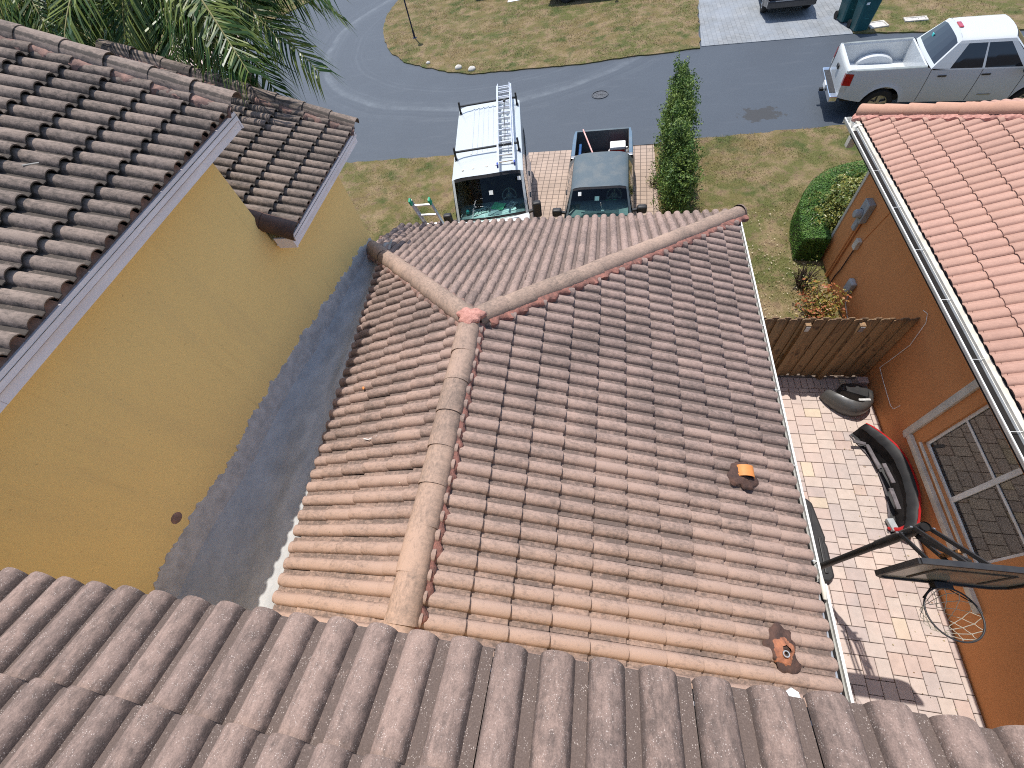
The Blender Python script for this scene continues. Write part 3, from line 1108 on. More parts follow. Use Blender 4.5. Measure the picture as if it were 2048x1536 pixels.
sF2 = Vector((1, 1, 0)).normalized() * CP + Vector((0, 0, -0.10))
mortar(hA, hC, sF2, NFt, garage_roof, MAT['mortar_l'], 0.08, 0.155, 0.06, 0.04, amp=0.02, period=0.245)
# lump of pink mortar where the three rows of caps meet
bm = bmesh.new()
bmesh.ops.create_icosphere(bm, subdivisions=4, radius=1.0)
for v in bm.verts:
    a = math.atan2(v.co.y, v.co.x)
    k = 1 + 0.16 * math.sin(3 * a + 0.4) + 0.10 * math.sin(7 * a) + random.gauss(0, 0.025)
    v.co = Vector((v.co.x * 0.165 * k, v.co.y * 0.135 * k, v.co.z * 0.066 * (1 + random.gauss(0, 0.05))))
me = bpy.data.meshes.new('mortar_lump')
bm.to_mesh(me)
bm.free()
me.polygons.foreach_set('use_smooth', [True] * len(me.polygons))
o = link_mesh('mortar_lump', me, MAT['mortar_p'], garage_roof)
o.location = (AX + 0.01, AY - 0.03, AZ + 0.125)

# upper and wing roofs: rake caps, mortar, closures, fascias
capl = cap_mesh('rake_tile', 0.125, 0.108, 0.46, MAT['tile_l'])
up0 = Vector((UE_X + 0.03, 4.53, UE_Z + 0.06))
caps(up0, up0 + Vector((-1, 0, T)) * 3.4, 9, upper_roof, capl, (0, 0, 1), 0.0, 'rake_tile')
mortar(up0 - Vector((0, 0, 0.06)), up0 + Vector((-1, 0, T)) * 3.4 - Vector((0, 0, 0.06)), (0, -1, 0), NRt, upper_roof, MAT['mortar_l'], 0.09, 0.168, 0.085, 0.06, amp=0.02)
lp0 = Vector((LE_X + 0.03, 6.72, LE_Z + 0.06))
caps(lp0, lp0 + Vector((-1, 0, T)) * 3.4, 9, wing_roof, capl, (0, 0, 1), 0.0, 'rake_tile')
mortar(lp0 - Vector((0, 0, 0.06)), lp0 + Vector((-1, 0, T)) * 3.4 - Vector((0, 0, 0.06)), (0, -1, 0), NRt, wing_roof, MAT['mortar_l'], 0.09, 0.165, 0.085, 0.06, amp=0.02)
MAT['brown_cap'] = M('brown_rake_tile', C(0.105, 0.06, 0.045), C(0.06, 0.038, 0.032), 5, 0.6, 0.3, 40, where='World')
capd = cap_mesh('rake_tile', 0.125, 0.118, 0.44, MAT['brown_cap'])
np0 = Vector((LE_X + 0.04, 4.20, LE_Z + 0.035))
caps(np0, np0 + Vector((-1, 0, T)) * 1.2, 3, wing_roof, capd, (0, -0.5, 1), 0.0, 'rake_tile', 0.3)
closure((UE_X - 0.03, 4.47 - 14 * TW, UE_Z), (0, 1, 0), 14, MAT['mortar_l'], upper_roof, 0.056, 0.09)
closure((LE_X - 0.03, 4.27, LE_Z), (0, 1, 0), 7, MAT['mortar_l'], wing_roof, 0.056, 0.09)


def fascia(x, y0, y1, z, roof, wall_x):
    m = MB()
    m.box(wall_x, x - 0.02, y0, y1, z - 0.16, z - 0.145)                 # soffit
    m.build('soffit', MAT['fascia'], roof)
    y = y0
    k = 0
    while y < y1 - 0.01:                                                  # boards butted end to end
        l = min(1.15 + 0.5 * ((k * 7) % 3) / 2, y1 - y)
        d = random.uniform(-0.002, 0.002)
        MB().box(x - 0.02, x + 0.004 + d, y, y + l - 0.002, z - 0.165, z - 0.03).build('fascia_board', MAT['fascia'], roof)
        MB().box(x - 0.018, x + 0.035 + d, y, y + l - 0.002, z - 0.075, z + 0.005).build('drip_board', MAT['fascia'], roof)
        y += l
        k += 1


fascia(UE_X - 0.04, -1.6, 4.49, UE_Z, upper_roof, XW)
fascia(LE_X - 0.04, 4.16, 6.69, LE_Z, wing_roof, XW)
MB().box(XW + 0.05, LE_X - 0.03, 4.13, 4.156, LE_Z - 0.17, LE_Z - 0.02).build('rake_board', MAT['fascia'], wing_roof)
MB().box(XW - 3, UE_X - 0.03, 4.492, 4.515, UE_Z - 0.17, UE_Z - 0.02).build('rake_board', MAT['fascia'], upper_roof)

MB().box(-4.28, 2.9, -0.11, -0.085, 6.27, 6.42).build('fascia_board', MAT['fascia'], near_roof)
MB().box(-4.28, 2.9, -0.42, -0.112, 6.27, 6.285).build('soffit', MAT['fascia'], near_roof)

# grey render band up the wall and the membrane gutter between wall and garage roof
zb_pts = [(-2, 3.86), (0.13, 3.81), (0.76, 3.775), (1.5, 3.66), (2.95, 3.58), (3.7, 3.45), (5.3, 3.31), (6.2, 3.29)]
zb = lambda y: float(np.interp(y, [p[0] for p in zb_pts], [p[1] for p in zb_pts]))
bt_pts = [(-2, 0.36), (0.5, 0.37), (2, 0.37), (4, 0.34), (5.2, 0.30), (6.2, 0.10)]
top, bot = [], []
ns = 0
for i in range(330):
    y = -1.4 + (6.19 + 1.4) * i / 329
    ns = ns * 0.8 + random.gauss(0, 1) * 0.2
    h = float(np.interp(y, [p[0] for p in bt_pts], [p[1] for p in bt_pts]))
    top.append((y, zb(y) + h + 0.075 * ns + random.gauss(0, 0.009)))
    bot.append((y, zb(y) - 0.03))
m = MB()
m.grid([[(XW + 0.009, y, z) for y, z in bot], [(XW + 0.009, y, z) for y, z in top], [(XW - 0.002, y, z + 0.004) for y, z in top]])
m.build('render_band', MAT['band'], house)
rows = []
edge_x = lambda y: lq0.x + (lq1.x - lq0.x) * (lq0.y - y) / (lq0.y - lq1.y)
for i in range(90):
    y = -1.4 + 7.55 * i / 89
    xe = edge_x(y) + 0.12
    ze = AZ - T * (AX - xe) - 0.035
    zw = zb(y)
    row = []
    for j in range(15):
        t = j / 14
        x = XW + 0.004 + (xe - XW) * t
        z = zw + (ze - zw) * t - 0.085 * math.sin(math.pi * t ** 0.8) - 0.03 * math.sin(2 * math.pi * t)
        z += 0.016 * math.sin(3.1 * y + 5 * t) + 0.014 * math.sin(11.0 * t + 1.4 * y) + 0.01 * math.sin(17 * t - 2.3 * y) * math.sin(1.3 * y) + random.gauss(0, 0.003)
        if j == 0:
            z += 0.03
        row.append((x, y, z))
    rows.append(row)
MB().grid(rows).build('roof_gutter_membrane', MAT['cricket'], house, 70)
# round patch on the yellow wall
pm = MB().lathe([(0.0, 0.008), (0.035, 0.008), (0.045, 0.004), (0.062, 0.001)], 14, (XW, 0.67, 4.31), (0, 1, 0), (0, 0, 1), (1, 0, 0))
pm.build('wall_patch', MAT['mortar_l'], house)

# garage gutter on the right
gx0, gz0 = EX - 0.03, pan(EX - AX)
m = MB()
gp = [(0.0, 0.0), (0.0, -0.11), (0.10, -0.11), (0.125, -0.03), (0.125, 0.012), (0.148, 0.012), (0.148, 0.0), (0.131, 0.0), (0.131, -0.034), (0.104, -0.117), (-0.006, -0.117), (-0.006, 0.0)]
m.prism([(gx0 + a, 1.02, gz0 - 0.005 + b) for a, b in gp], (0, 6.36, 0))
m.build('gutter', MAT['white'], garage_roof)
m = MB()
m.prism([(gx0 + 0.012 + a * 1.16, -1.0, gz0 - 0.03 + b) for a, b in gp], (0, 2.0, 0))
m.build('gutter', MAT['white'], garage_roof)
MB().box(gx0 + 0.075, gx0 + 0.105, -1.0, 0.98, gz0 - 0.056, gz0 - 0.050).build('gutter_guard', MAT['steel'], garage_roof)
MB().box(gx0 + 0.014, gx0 + 0.138, -1.0, 1.0, gz0 - 0.138, gz0 - 0.058).build('gutter_fill', MAT['dirt'], garage_roof)  # near-black fill, raised close under the guard strip
MB().box(gx0 + 0.002, gx0 + 0.112, 1.03, 7.36, gz0 - 0.112, gz0 - 0.05).build('gutter_fill', MAT['dirt'], garage_roof)  # near-black fill along the far run of the trough
MB().tube([(gx0 + 0.128, 0.84, gz0 - 0.01), (gx0 + 0.126, 0.96, gz0 + 0.012), (gx0 + 0.13, 1.06, gz0 + 0.01)], [0.02, 0.03, 0.018], 8).build('gutter_joint', MAT['cream'], garage_roof, 60)
for y in (1.22, 2.35, 3.45, 4.6, 5.9, 6.9):
    MB().tube([(gx0 - 0.01, y, gz0 + 0.022), (gx0 + 0.142, y, gz0 + 0.014)], 0.006, 6).build('gutter_hanger', MAT['white'], garage_roof)
MB().box(gx0 - 0.03, gx0 - 0.008, -1, 7.3, gz0 - 0.17, gz0 - 0.02).build('fascia_board', MAT['white'], garage_roof)

# vents on the right slope
vp = Vector((1.74, 2.06, AZ - T * (1.74 - AX) + 0.03))
vent = MB()
R = 0.105
arc = [(R * math.cos(math.radians(a)), R * 0.85 * math.sin(math.radians(a))) for a in range(-8, 190, 11)]
outer = [[(vp.x + x * 1.02, vp.y - 0.06, vp.z + 0.075 + z) for x, z in arc], [(vp.x + x * 1.02, vp.y + 0.075, vp.z + 0.075 + z) for x, z in arc]]
inner = [[(vp.x + x * 0.93, vp.y + 0.075, vp.z + 0.075 + z * 0.93) for x, z in arc], [(vp.x + x * 0.93, vp.y - 0.06, vp.z + 0.075 + z * 0.93) for x, z in arc]]
vent.grid([inner[1]] + outer + inner[:1])
vent.add(inner[0], [tuple(range(len(arc)))])
MAT['vent'] = M('orange_painted_vent', C(0.62, 0.24, 0.07), C(0.55, 0.20, 0.06), 10, 0.6, 0.1, 60)
vo = vent.build('roof_vent', MAT['vent'], garage_roof, 50)
vi = MB().box(vp.x - 0.075, vp.x + 0.075, vp.y - 0.03, vp.y + 0.06, vp.z, vp.z + 0.09).build('vent_throat', MAT['black'], garage_roof)


def splat(name, c, N, rx, ry, h, mat, roof, seed, k=40, hole=0.0, lumps=0.25):
    """irregular smear of mastic lying over the tiles"""
    rs = random.Random(seed)
    N = Vector(N).normalized()
    X = Vector((1, 0, 0)) - N * N.x
    X.normalize()
    Y = N.cross(X)
    ph = [rs.uniform(0, 6.3) for _ in range(6)]
    rows = []
    for t, hh in ((hole, 1.0), (0.35, 0.95), (0.6, 0.75), (0.8, 0.5), (0.93, 0.25), (1.0, -0.5)):
        row = []
        for i in range(k + 1):
            a = 2 * math.pi * (i % k) / k
            w = 1 + lumps * (0.5 * math.sin(2 * a + ph[0]) + 0.4 * math.sin(3 * a + ph[1]) + 0.35 * math.sin(5 * a + ph[2]) + 0.25 * math.sin(9 * a + ph[3]))
            wv = 1 + (w - 1) * t
            z = h * hh + 0.25 * h * math.sin(4 * a + ph[4]) * (1 - t) * (t > 0.1)
            row.append(Vector(c) + X * math.cos(a) * rx * t * wv + Y * math.sin(a) * ry * t * wv + N * (z + rs.gauss(0, 0.0025)))
        rows.append(row)
    return MB().grid(rows).build(name, mat, roof, 70)


splat('vent_mastic', vp + NRt * 0.088 + Vector((-0.05, -0.03, 0)), NRt, 0.17, 0.19, 0.03, MAT['mastic'], garage_roof, 3)
pp_ = Vector((1.86, 0.27, AZ - T * (1.86 - AX)))
splat('pipe_mastic', pp_ + NRt * 0.082 + Vector((-0.02, 0.03, 0)), NRt, 0.185, 0.20, 0.03, MAT['mastic'], garage_roof, 5)
MAT['flash'] = M('rusty_mortar_mound', C(0.42, 0.17, 0.09), C(0.20, 0.085, 0.055), 11, 0.9, 0.7, 50, where='World')
splat('pipe_mound', pp_ + NRt * 0.085 + Vector((-0.03, 0.02, 0)), NRt, 0.125, 0.145, 0.055, MAT['flash'], garage_roof, 8, 40, 0.33, 0.15)
MB().lathe([(0.045, 0.0), (0.045, 0.012)], 14, pp_ + Vector((-0.02, 0.0, 0.10))).build('pipe_sleeve', MAT['black'], garage_roof)
MB().lathe([(0.021, -0.1), (0.021, 0.06), (0.03, 0.06), (0.031, 0.05), (0.031, -0.1)], 16, pp_ + Vector((0.0, -0.01, 0.105))).build('vent_pipe', MAT['steel'], garage_roof, 40)

# sliver of salmon flashing where the hip meets the corner of the wall
MB().prism([(XW + 0.01, 6.22, 3.16), (XW + 0.16, 6.34, 3.10), (XW + 0.04, 6.75, 2.98), (XW - 0.12, 6.70, 3.02)], (0, 0, 0.03)).build('corner_flashing', MAT['cap_o'], garage_roof)

# ================================================================== ORANGE HOUSE
OX = 5.35
ohouse = world_root(empty('orange_house', (OX, 4, 0), 0, 'orange stucco house with salmon tile roof and white gutter on the right', 'house'))
OEX, OEZ = 5.02, 2.94                     # tile eave (pan level)
OYF = 10.02                               # far corner of the eave
# wall with a window opening, built as pieces round the opening
WY0, WY1, WZ0, WZ1 = 1.78, 3.72, 0.86, 2.22
m = MB()
m.box(OX, OX + 0.25, WY1, 9.12, -0.05, 2.78)
m.box(OX, OX + 0.25, -5, WY0, -0.05, 2.78)
m.box(OX, OX + 0.25, WY0, WY1, -0.05, WZ0)
m.box(OX, OX + 0.25, WY0, WY1, WZ1, 2.78)
m.box(OX + 0.25, 14, 8.9, 9.12, -0.05, 2.78)
m.build('wall', MAT['orange'], ohouse)
MB().box(OX - 0.022, OX + 0.10, 9.085, 9.165, 0, 2.79).build('corner_board', MAT['cream'], ohouse)
# moulding round the window
for (y0, y1, z0, z1) in ((WY1 + 0.22, WY1 + 0.31, 0.56, 2.6), (WY1 + 0.31, WY1 + 0.355, 0.56, 2.6)):
    d = 0.045 if y0 < WY1 + 0.3 else 0.03
    MB().box(OX - d, OX + 0.001, y0, y1, z0, z1).build('window_moulding', MAT['cream'], ohouse, None, 0.006)
for (z0, z1, d) in ((0.60, 0.66, 0.04), (0.66, 0.73, 0.06)):
    MB().box(OX - d, OX + 0.001, 1.2, WY1 + 0.218, z0, z1).build('window_moulding', MAT['cream'], ohouse, None, 0.006)
# window: two sashes, each with a glazing bar
win = MB()
xw0, xw1 = OX + 0.045, OX + 0.085
for a, b in ((WY1 - 0.05, WY1), (2.70, 2.78), (WY0, WY0 + 0.05)):
    win.box(xw0, xw1, a, b, WZ0, WZ1)
win.box(xw0 - 0.002, xw1, WY0, WY1, WZ0 - 0.0, WZ0 + 0.05)
win.box(xw0 - 0.002, xw1, WY0, WY1, WZ1 - 0.05, WZ1)
w_o = win.build('window', MAT['white'], ohouse, None, 0.004)
for a, b in ((WY0 + 0.05, 2.70), (2.78, WY1 - 0.05)):
    MB().box(xw0 + 0.008, xw1 - 0.008, a, b, 1.72, 1.755).build('glazing_bar', MAT['white'], w_o)
    for z0, z1 in ((WZ0 + 0.05, 1.72), (1.755, WZ1 - 0.05)):
        MB().box(xw0 + 0.018, xw0 + 0.022, a, b, z0, z1).build('pane', MAT['win_glass'], w_o)
MB().box(OX + 0.14, OX + 0.16, WY0 - 0.1, WY1 + 0.1, WZ0 - 0.1, WZ1 + 0.1).build('blind', M('dark_blind', C(0.05, 0.045, 0.04), C(0.035, 0.03, 0.03), 5), ohouse)
MB().box(OX - 0.03, OX + 0.05, WY0 - 0.02, WY1 + 0.02, WZ0 - 0.05, WZ0 - 0.012).build('window_sill', MAT['cream'], ohouse, None, 0.006)
# soffit, fascia, gutter with hangers
MB().box(OEX - 0.07, OX - 0.002, -5, 9.5, 2.69, 2.71).build('soffit', MAT['cream'], ohouse)
MB().box(OEX - 0.074, OEX - 0.004, -5, OYF - 0.06, 2.712, 2.932).build('fascia_board', MAT['cream'], ohouse)
og = MB()
gw = [(0.0, 0.0), (0.0, -0.10), (-0.075, -0.10), (-0.095, -0.05), (-0.105, 0.0), (-0.105, 0.01), (-0.122, 0.01), (-0.122, -0.004), (-0.110, -0.004), (-0.101, -0.055), (-0.079, -0.107), (0.006, -0.107), (0.006, 0.0)]
og.prism([(OEX - 0.082 + a, -5, 2.895 + b) for a, b in gw], (0, 5 + OYF, 0))
og.box(OEX - 0.20, OEX - 0.08, OYF - 0.004, OYF + 0.002, 2.79, 2.90)
og_o = og.build('gutter', MAT['white'], ohouse)
MB().box(OEX - 0.176, OEX - 0.084, -5, OYF - 0.45, 2.80, 2.862).build('gutter_fill', MAT['dirt'], ohouse)  # near-black fill, raised to cover the inner faces of the trough
for y in (9.2 - 1.05 * k for k in range(1, 12)):
    MB().tube([(OEX - 0.035, y, 2.93), (OEX - 0.12, y, 2.905), (OEX - 0.196, y, 2.905)], 0.0042, 6).build('gutter_hanger', MAT['white'], og_o)
MB().box(OEX - 0.19, OEX - 0.07, 9.43, 9.55, 2.60, 2.79).build('downpipe_outlet', MAT['cream'], ohouse)


ocap = Vector((OEX, OYF, OEZ))
oroof_m = MB()
oroof_m.add([(OEX, -5, OEZ - .03), (OEX, OYF, OEZ - .03), (OEX + 6, OYF - 6, OEZ - .03 + 6 * T), (OEX + 6, -5, OEZ - .03 + 6 * T)], [(3, 2, 1, 0)])
oroof_m.add([(OEX, OYF, OEZ - .03), (OEX + 14, OYF, OEZ - .03), (OEX + 8, OYF - 6, OEZ - .03 + 6 * T), (OEX + 6, OYF - 6, OEZ - .03 + 6 * T)], [(3, 2, 1, 0)])
oroof = oroof_m.build('roof', MAT['deck'], ohouse)
f_or = Field(oroof, (OEX, OYF, OEZ), (CP, 0, SP), (0, 36), 14, MAT['tile_o'], [(tuple(ocap), (1, -1, 0)), (tuple(ocap), (-1, -1, 0))][1:], hh=0.036, lift=0.028, jit=0.8, pw=0.03,
             skip=lambda c: (lambda q: q is None or q[0] > 2150 or q[1] > 1250)(project(c)))
f_orb = Field(oroof, (OEX + 0.0 + 22 * TW, OYF, OEZ), (0, -CP, SP), (0, 22), 10, MAT['tile_o'], [(tuple(ocap), (1, 1, 0))], hh=0.036, lift=0.028, jit=0.35,
              skip=lambda c: c.x > 10.5)
place_tiles([f_or, f_orb], 290, ohouse)
closure((OEX + 0.03, OYF - 0.05, OEZ), (0, -1, 0), 40, MAT['mortar_l'], oroof, 0.034, 0.05)
capo = cap_mesh('ridge_tile', 0.137, 0.112, 0.47, MAT['cap_o'])
oc0 = ocap + Vector((0, 0, 0.05))
caps(oc0 + Vector((0.03, -0.03, 0.01)), oc0 + Vector((1, -1, T)) * 5.2, 19, oroof, capo, (0, 0, 1), 0.015, 'ridge_tile', 1.0)
sO = Vector((-1, -1, 0)).normalized() * CP + Vector((0, 0, -0.10))
mortar(ocap, ocap + Vector((1, -1, T)) * 5.2, sO, NLt, oroof, MAT['mortar_p'], 0.06, 0.18, 0.055, 0.028, amp=0.035, period=0.245)
MB().prism([(OEX - 0.03, 9.72, 2.92), (OEX - 0.15, 9.62, 2.90), (OEX - 0.13, 9.66, 2.92), (OEX - 0.02, 9.60, 2.95)], (0, 0, 0.006)).build('gutter_strap', MAT['white'], ohouse)

# meter, boxes and conduits on the orange wall
MB().box(OX - 0.13, OX, 8.30, 8.56, 1.62, 2.05).build('meter_box', MAT['grey_box'], ohouse, None, 0.015)
MB().lathe([(0.0, 0.12), (0.07, 0.115), (0.085, 0.09), (0.09, 0.0), (0.1, 0.0), (0.1, -0.02)], 20, (OX - 0.13, 8.43, 1.78), (0, 1, 0), (0, 0, 1), (-1, 0, 0)).build('meter', MAT['grey_box'], ohouse, 40)
MB().box(OX - 0.10, OX, 8.40, 8.54, 1.36, 1.60).build('meter_base', MAT['grey_box'], ohouse, None, 0.02)
for y, r, z in ((8.47, 0.03, 1.4), (8.40, 0.018, 1.55)):
    MB().tube([(OX - 0.035, y, -0.04), (OX - 0.035, y, z)], r, 10).build('conduit', MAT['orange'], ohouse, 60)
MB().box(OX - 0.085, OX, 8.03, 8.17, 1.16, 1.38).build('junction_box', MAT['cream'], ohouse, None, 0.012)
MB().tube([(OX - 0.03, 8.10, 1.17), (OX - 0.03, 8.11, 0.55), (OX - 0.03, 8.16, 0.3), (OX - 0.03, 8.16, -0.04)], 0.014, 8).build('conduit', MAT['mastic'], ohouse, 60)
MB().tube([(OX - 0.008, 8.05, 1.37), (OX - 0.008, 7.72, 2.7)], 0.006, 6).build('conduit', MAT['orange'], ohouse)
MB().box(OX - 0.11, OX, 7.36, 7.58, 0.52, 0.82).build('utility_box', MAT['grey_box'], ohouse, None, 0.03)
MB().tube([(OX - 0.02, 7.42, 0.53), (OX - 0.02, 7.3, 0.3), (OX - 0.02, 6.9, 0.2), (OX - 0.02, 6.2, 0.16)], 0.012, 6).build('conduit', MAT['cream'], ohouse)

cb = MB().tube([(OX - 0.02, 5.62, 1.98), (OX - 0.02, 5.51, 2.02), (OX - 0.02, 5.40, 1.92), (OX - 0.02, 5.30, 1.45), (OX - 0.02, 5.36, 0.95), (OX - 0.02, 5.41, 0.59), (OX - 0.02, 5.24, 0.56),
                (OX - 0.02, 4.9, 0.52), (OX - 0.02, 4.62, 0.50), (OX - 0.02, 4.53, 0.54), (OX - 0.02, 4.5, 0.72)], 0.0055, 6)
tag(cb.build('cable', MAT['white_plastic']), 'thin white cable hanging down the orange wall from the fence end', 'cable')

# ================================================================== FENCE
fence = world_root(empty('wooden_fence', (4.1, 5.58, 0), 0, 'weathered brown wooden board fence between the two houses', 'fence'))


def wood_mat():
    t = NT('weathered_wood')
    rnd = t.n('ObjectInfo').outputs['Random']
    v = t.coord('Object')
    off = t.n('CombineXYZ')
    t.l(t.math('MULTIPLY', rnd, 40.0), off.inputs[0])
    va = t.n('VectorMath', operation='ADD')
    t.l(v, va.inputs[0])
    t.l(off.outputs[0], va.inputs[1])
    gr = t.noise(t.mapping(va.outputs[0], (14, 14, 1.2)), 2.2, 7, 0.65, 0.6)
    kn = t.noise(t.mapping(va.outputs[0], (5, 5, 2.2)), 1.6, 3, 0.5)
    col = t.mix(t.ramp(gr, (0.3, 0.0), (0.7, 1.0)), C(0.36, 0.215, 0.105), C(0.22, 0.125, 0.062))
    col = t.mix(t.math('MULTIPLY', rnd, 0.5), col, C(0.42, 0.28, 0.15))
    col = t.mix(t.ramp(kn, (0.6, 0.0), (0.72, 0.85)), col, C(0.075, 0.045, 0.03))
    # grey-black weathering spreads from the board tops
    sx = t.n('SeparateXYZ')
    t.l(v, sx.inputs[0])
    tw = t.math('ADD', t.math('MULTIPLY', t.math('SUBTRACT', sx.outputs[2], 1.75), 1.6), t.math('MULTIPLY', gr, 0.9))
    col = t.mix(t.ramp(tw, (0.30, 0.0), (0.75, 0.85)), col, C(0.06, 0.05, 0.045))
    t.pbr(col, 0.85, 0, t.bump(gr, 0.4, 0.004), 0.25)
    return t.m


MAT['wood'] = wood_mat()


def board(x, y, w, h, z0, t):
    m = MB()
    c = 0.03
    m.prism([(x, y, z0), (x + w, y, z0), (x + w, y, h - c), (x + w - c, y, h), (x + c, y, h), (x, y, h - c)], (0, t, 0))
    return m.build('board', MAT['wood'], fence)


x = 2.55
k = 0
while x < 5.2:
    w = 0.138 + random.uniform(-0.006, 0.006)
    board(x, 5.545, w, 1.83 + random.uniform(-0.012, 0.012), 0.05 + random.uniform(-0.02, 0.03), 0.018)
    board(x + 0.10, 5.572, w, 1.83 + random.uniform(-0.012, 0.012), 0.05 + random.uniform(-0.02, 0.03), 0.018)
    x += 0.203
    k += 1
for z in (0.35, 1.0, 1.62):
    MB().box(2.5, 5.32, 5.592, 5.632, z - 0.045, z + 0.045).build('rail', MAT['wood'], fence)
for xp in (3.62, 4.47):
    MB().box(xp, xp + 0.09, 5.455, 5.543, 0, 1.76).build('post', MAT['wood'], fence)
for xp in (4.48, 3.63):
    MB().box(xp, xp + 0.07, 5.44, 5.453, 1.62, 1.74).build('latch', MAT['steel'], fence)

# ================================================================== BASKETBALL HOOP
hoop = world_root(empty('basketball_hoop', (3.46, 1.62, 0), 0, 'black portable basketball hoop standing on the patio by the orange house', 'basketball hoop'))
BX, BYP = 3.46, 1.62
m = MB()
prf = [(3.30, 1.50), (3.78, 1.50), (3.86, 1.58), (3.86, 2.05), (3.84, 2.12), (3.86, 2.20), (3.78, 2.78), (3.70, 2.86), (3.30, 2.86), (3.20, 2.76), (3.06, 2.2), (3.06, 1.6)]
m.prism([(a, b, 0.055) for a, b in prf], (0, 0, 0.13))
m.build('base', MAT['black'], hoop, None, 0.035, 3)
m = MB()
m.beam((3.55, 1.62, 0.20), (3.68, 2.7, 0.195), 0.10, 0.03)
m.beam((3.74, 1.62, 0.20), (3.76, 2.2, 0.195), 0.05, 0.03)
m.build('base_rib', MAT['black'], hoop, None, 0.01)
MB().tube([(BX, BYP, 0.15), (BX, BYP, 2.2), (BX, BYP, 2.205), (BX, BYP, 3.10)], [0.042, 0.042, 0.05, 0.05], 18, False).build('pole', MAT['black'], hoop, 50)
MB().tube([(BX, BYP, 3.05), (BX, BYP, 3.08)], 0.046, 18).build('pole_plug', MAT['dirt'], hoop)
BBY = 1.10
for sx in (-0.075, 0.075):
    MB().beam((BX + sx, BYP, 3.03), (BX + sx * 1.2, BBY + 0.03, 3.60), 0.022, 0.04).build('arm', MAT['black'], hoop)
    MB().beam((BX + sx, BYP, 2.78), (BX + sx * 1.2, BBY + 0.03, 3.22), 0.022, 0.04).build('arm', MAT['black'], hoop)
MB().tube([(BX - 0.11, BYP, 3.03), (BX + 0.12, BYP, 3.03)], 0.012, 8).build('bolt', MAT['steel'], hoop)
MB().tube([(BX - 0.11, BYP, 2.78), (BX + 0.12, BYP, 2.78)], 0.012, 8).build('bolt', MAT['steel'], hoop)
MB().beam((BX + 0.02, BYP - 0.06, 2.9), (BX + 0.02, BBY + 0.1, 3.45), 0.03, 0.05).build('lift_lever', MAT['black'], hoop)
MB().box(BX + 0.05, BX + 0.11, BYP - 0.30, BYP - 0.27, 3.05, 3.32).build('height_label', M('label_print', C(0.55, 0.25, 0.08), C(0.02, 0.02, 0.02), 45, 0.6), hoop)
# backboard
bx0, bx1, bz0, bz1 = 2.90, 4.02, 2.95, 3.73
MAT['acrylic'] = M('hazy_acrylic', C(0.30, 0.27, 0.20), C(0.16, 0.14, 0.11), 5, 0.25, spec=0.5)
m = MB()
c = 0.09
bb = [(bx0, bz0 + c), (bx0, bz1), (bx1, bz1), (bx1, bz0 + c), (bx1 - c, bz0), (bx0 + c, bz0)]
m.prism([(a, BBY, z) for a, z in bb], (0, 0.012, 0))
m.build('backboard', MAT['acrylic'], hoop)
m = MB()
for i in range(len(bb)):
    a, b = bb[i], bb[(i + 1) % len(bb)]
    m.beam((a[0], BBY + 0.006, a[1]), (b[0], BBY + 0.006, b[1]), 0.05, 0.035)
m.build('backboard_frame', MAT['black'], hoop)
sq = MB()
for a, b in (((3.16, 3.06), (3.16, 3.51)), ((3.16, 3.51), (3.76, 3.51)), ((3.76, 3.51), (3.76, 3.06))):
    sq.beam((a[0], BBY - 0.004, a[1]), (b[0], BBY - 0.004, b[1]), 0.004, 0.035)
sq.build('target_square', M('dark_print', C(0.10, 0.07, 0.05), C(0.06, 0.05, 0.04), 6), hoop)
RC = Vector((BX, 0.80, 3.05))
MB().ring(RC, 0.235, 0.0085, 44, 7).build('rim', MAT['black'], hoop, 80)
MB().box(BX - 0.08, BX + 0.08, BBY - 0.075, BBY - 0.012, 2.97, 3.06).build('rim_bracket', MAT['black'], hoop, None, 0.01)
for s in (-1, 1):
    MB().tube([(BX + s * 0.07, BBY - 0.06, 2.98), (BX + s * 0.21, 0.92, 3.035)], 0.006, 6).build('rim_brace', MAT['black'], hoop)
# net: crossing cords
net = MB()
NC = 12
lev = [(0.235, 0.0), (0.205, -0.10), (0.165, -0.20), (0.135, -0.29), (0.125, -0.36)]
sway = lambda z: Vector((-0.12 * z, 0.02 * z, 0))
pt = lambda i, j: RC + Vector((lev[j][0] * math.cos(2 * math.pi * (i + 0.5 * (j % 2)) / NC), lev[j][0] * math.sin(2 * math.pi * (i + 0.5 * (j % 2)) / NC), lev[j][1])) + sway(lev[j][1])
for i in range(NC):
    for j in range(4):
        a = pt(i, j)
        for b in ((pt(i, j + 1), pt(i - 1, j + 1)) if j % 2 == 0 else (pt(i, j + 1), pt(i + 1, j + 1))):
            mid = (a + b) / 2 + Vector((0, 0, -0.008))
            net.tube([a, mid, b], 0.0036, 4, False)
net.build('net', M('cream_cord', C(0.58, 0.54, 0.45), C(0.42, 0.38, 0.3), 9, 0.8), hoop)

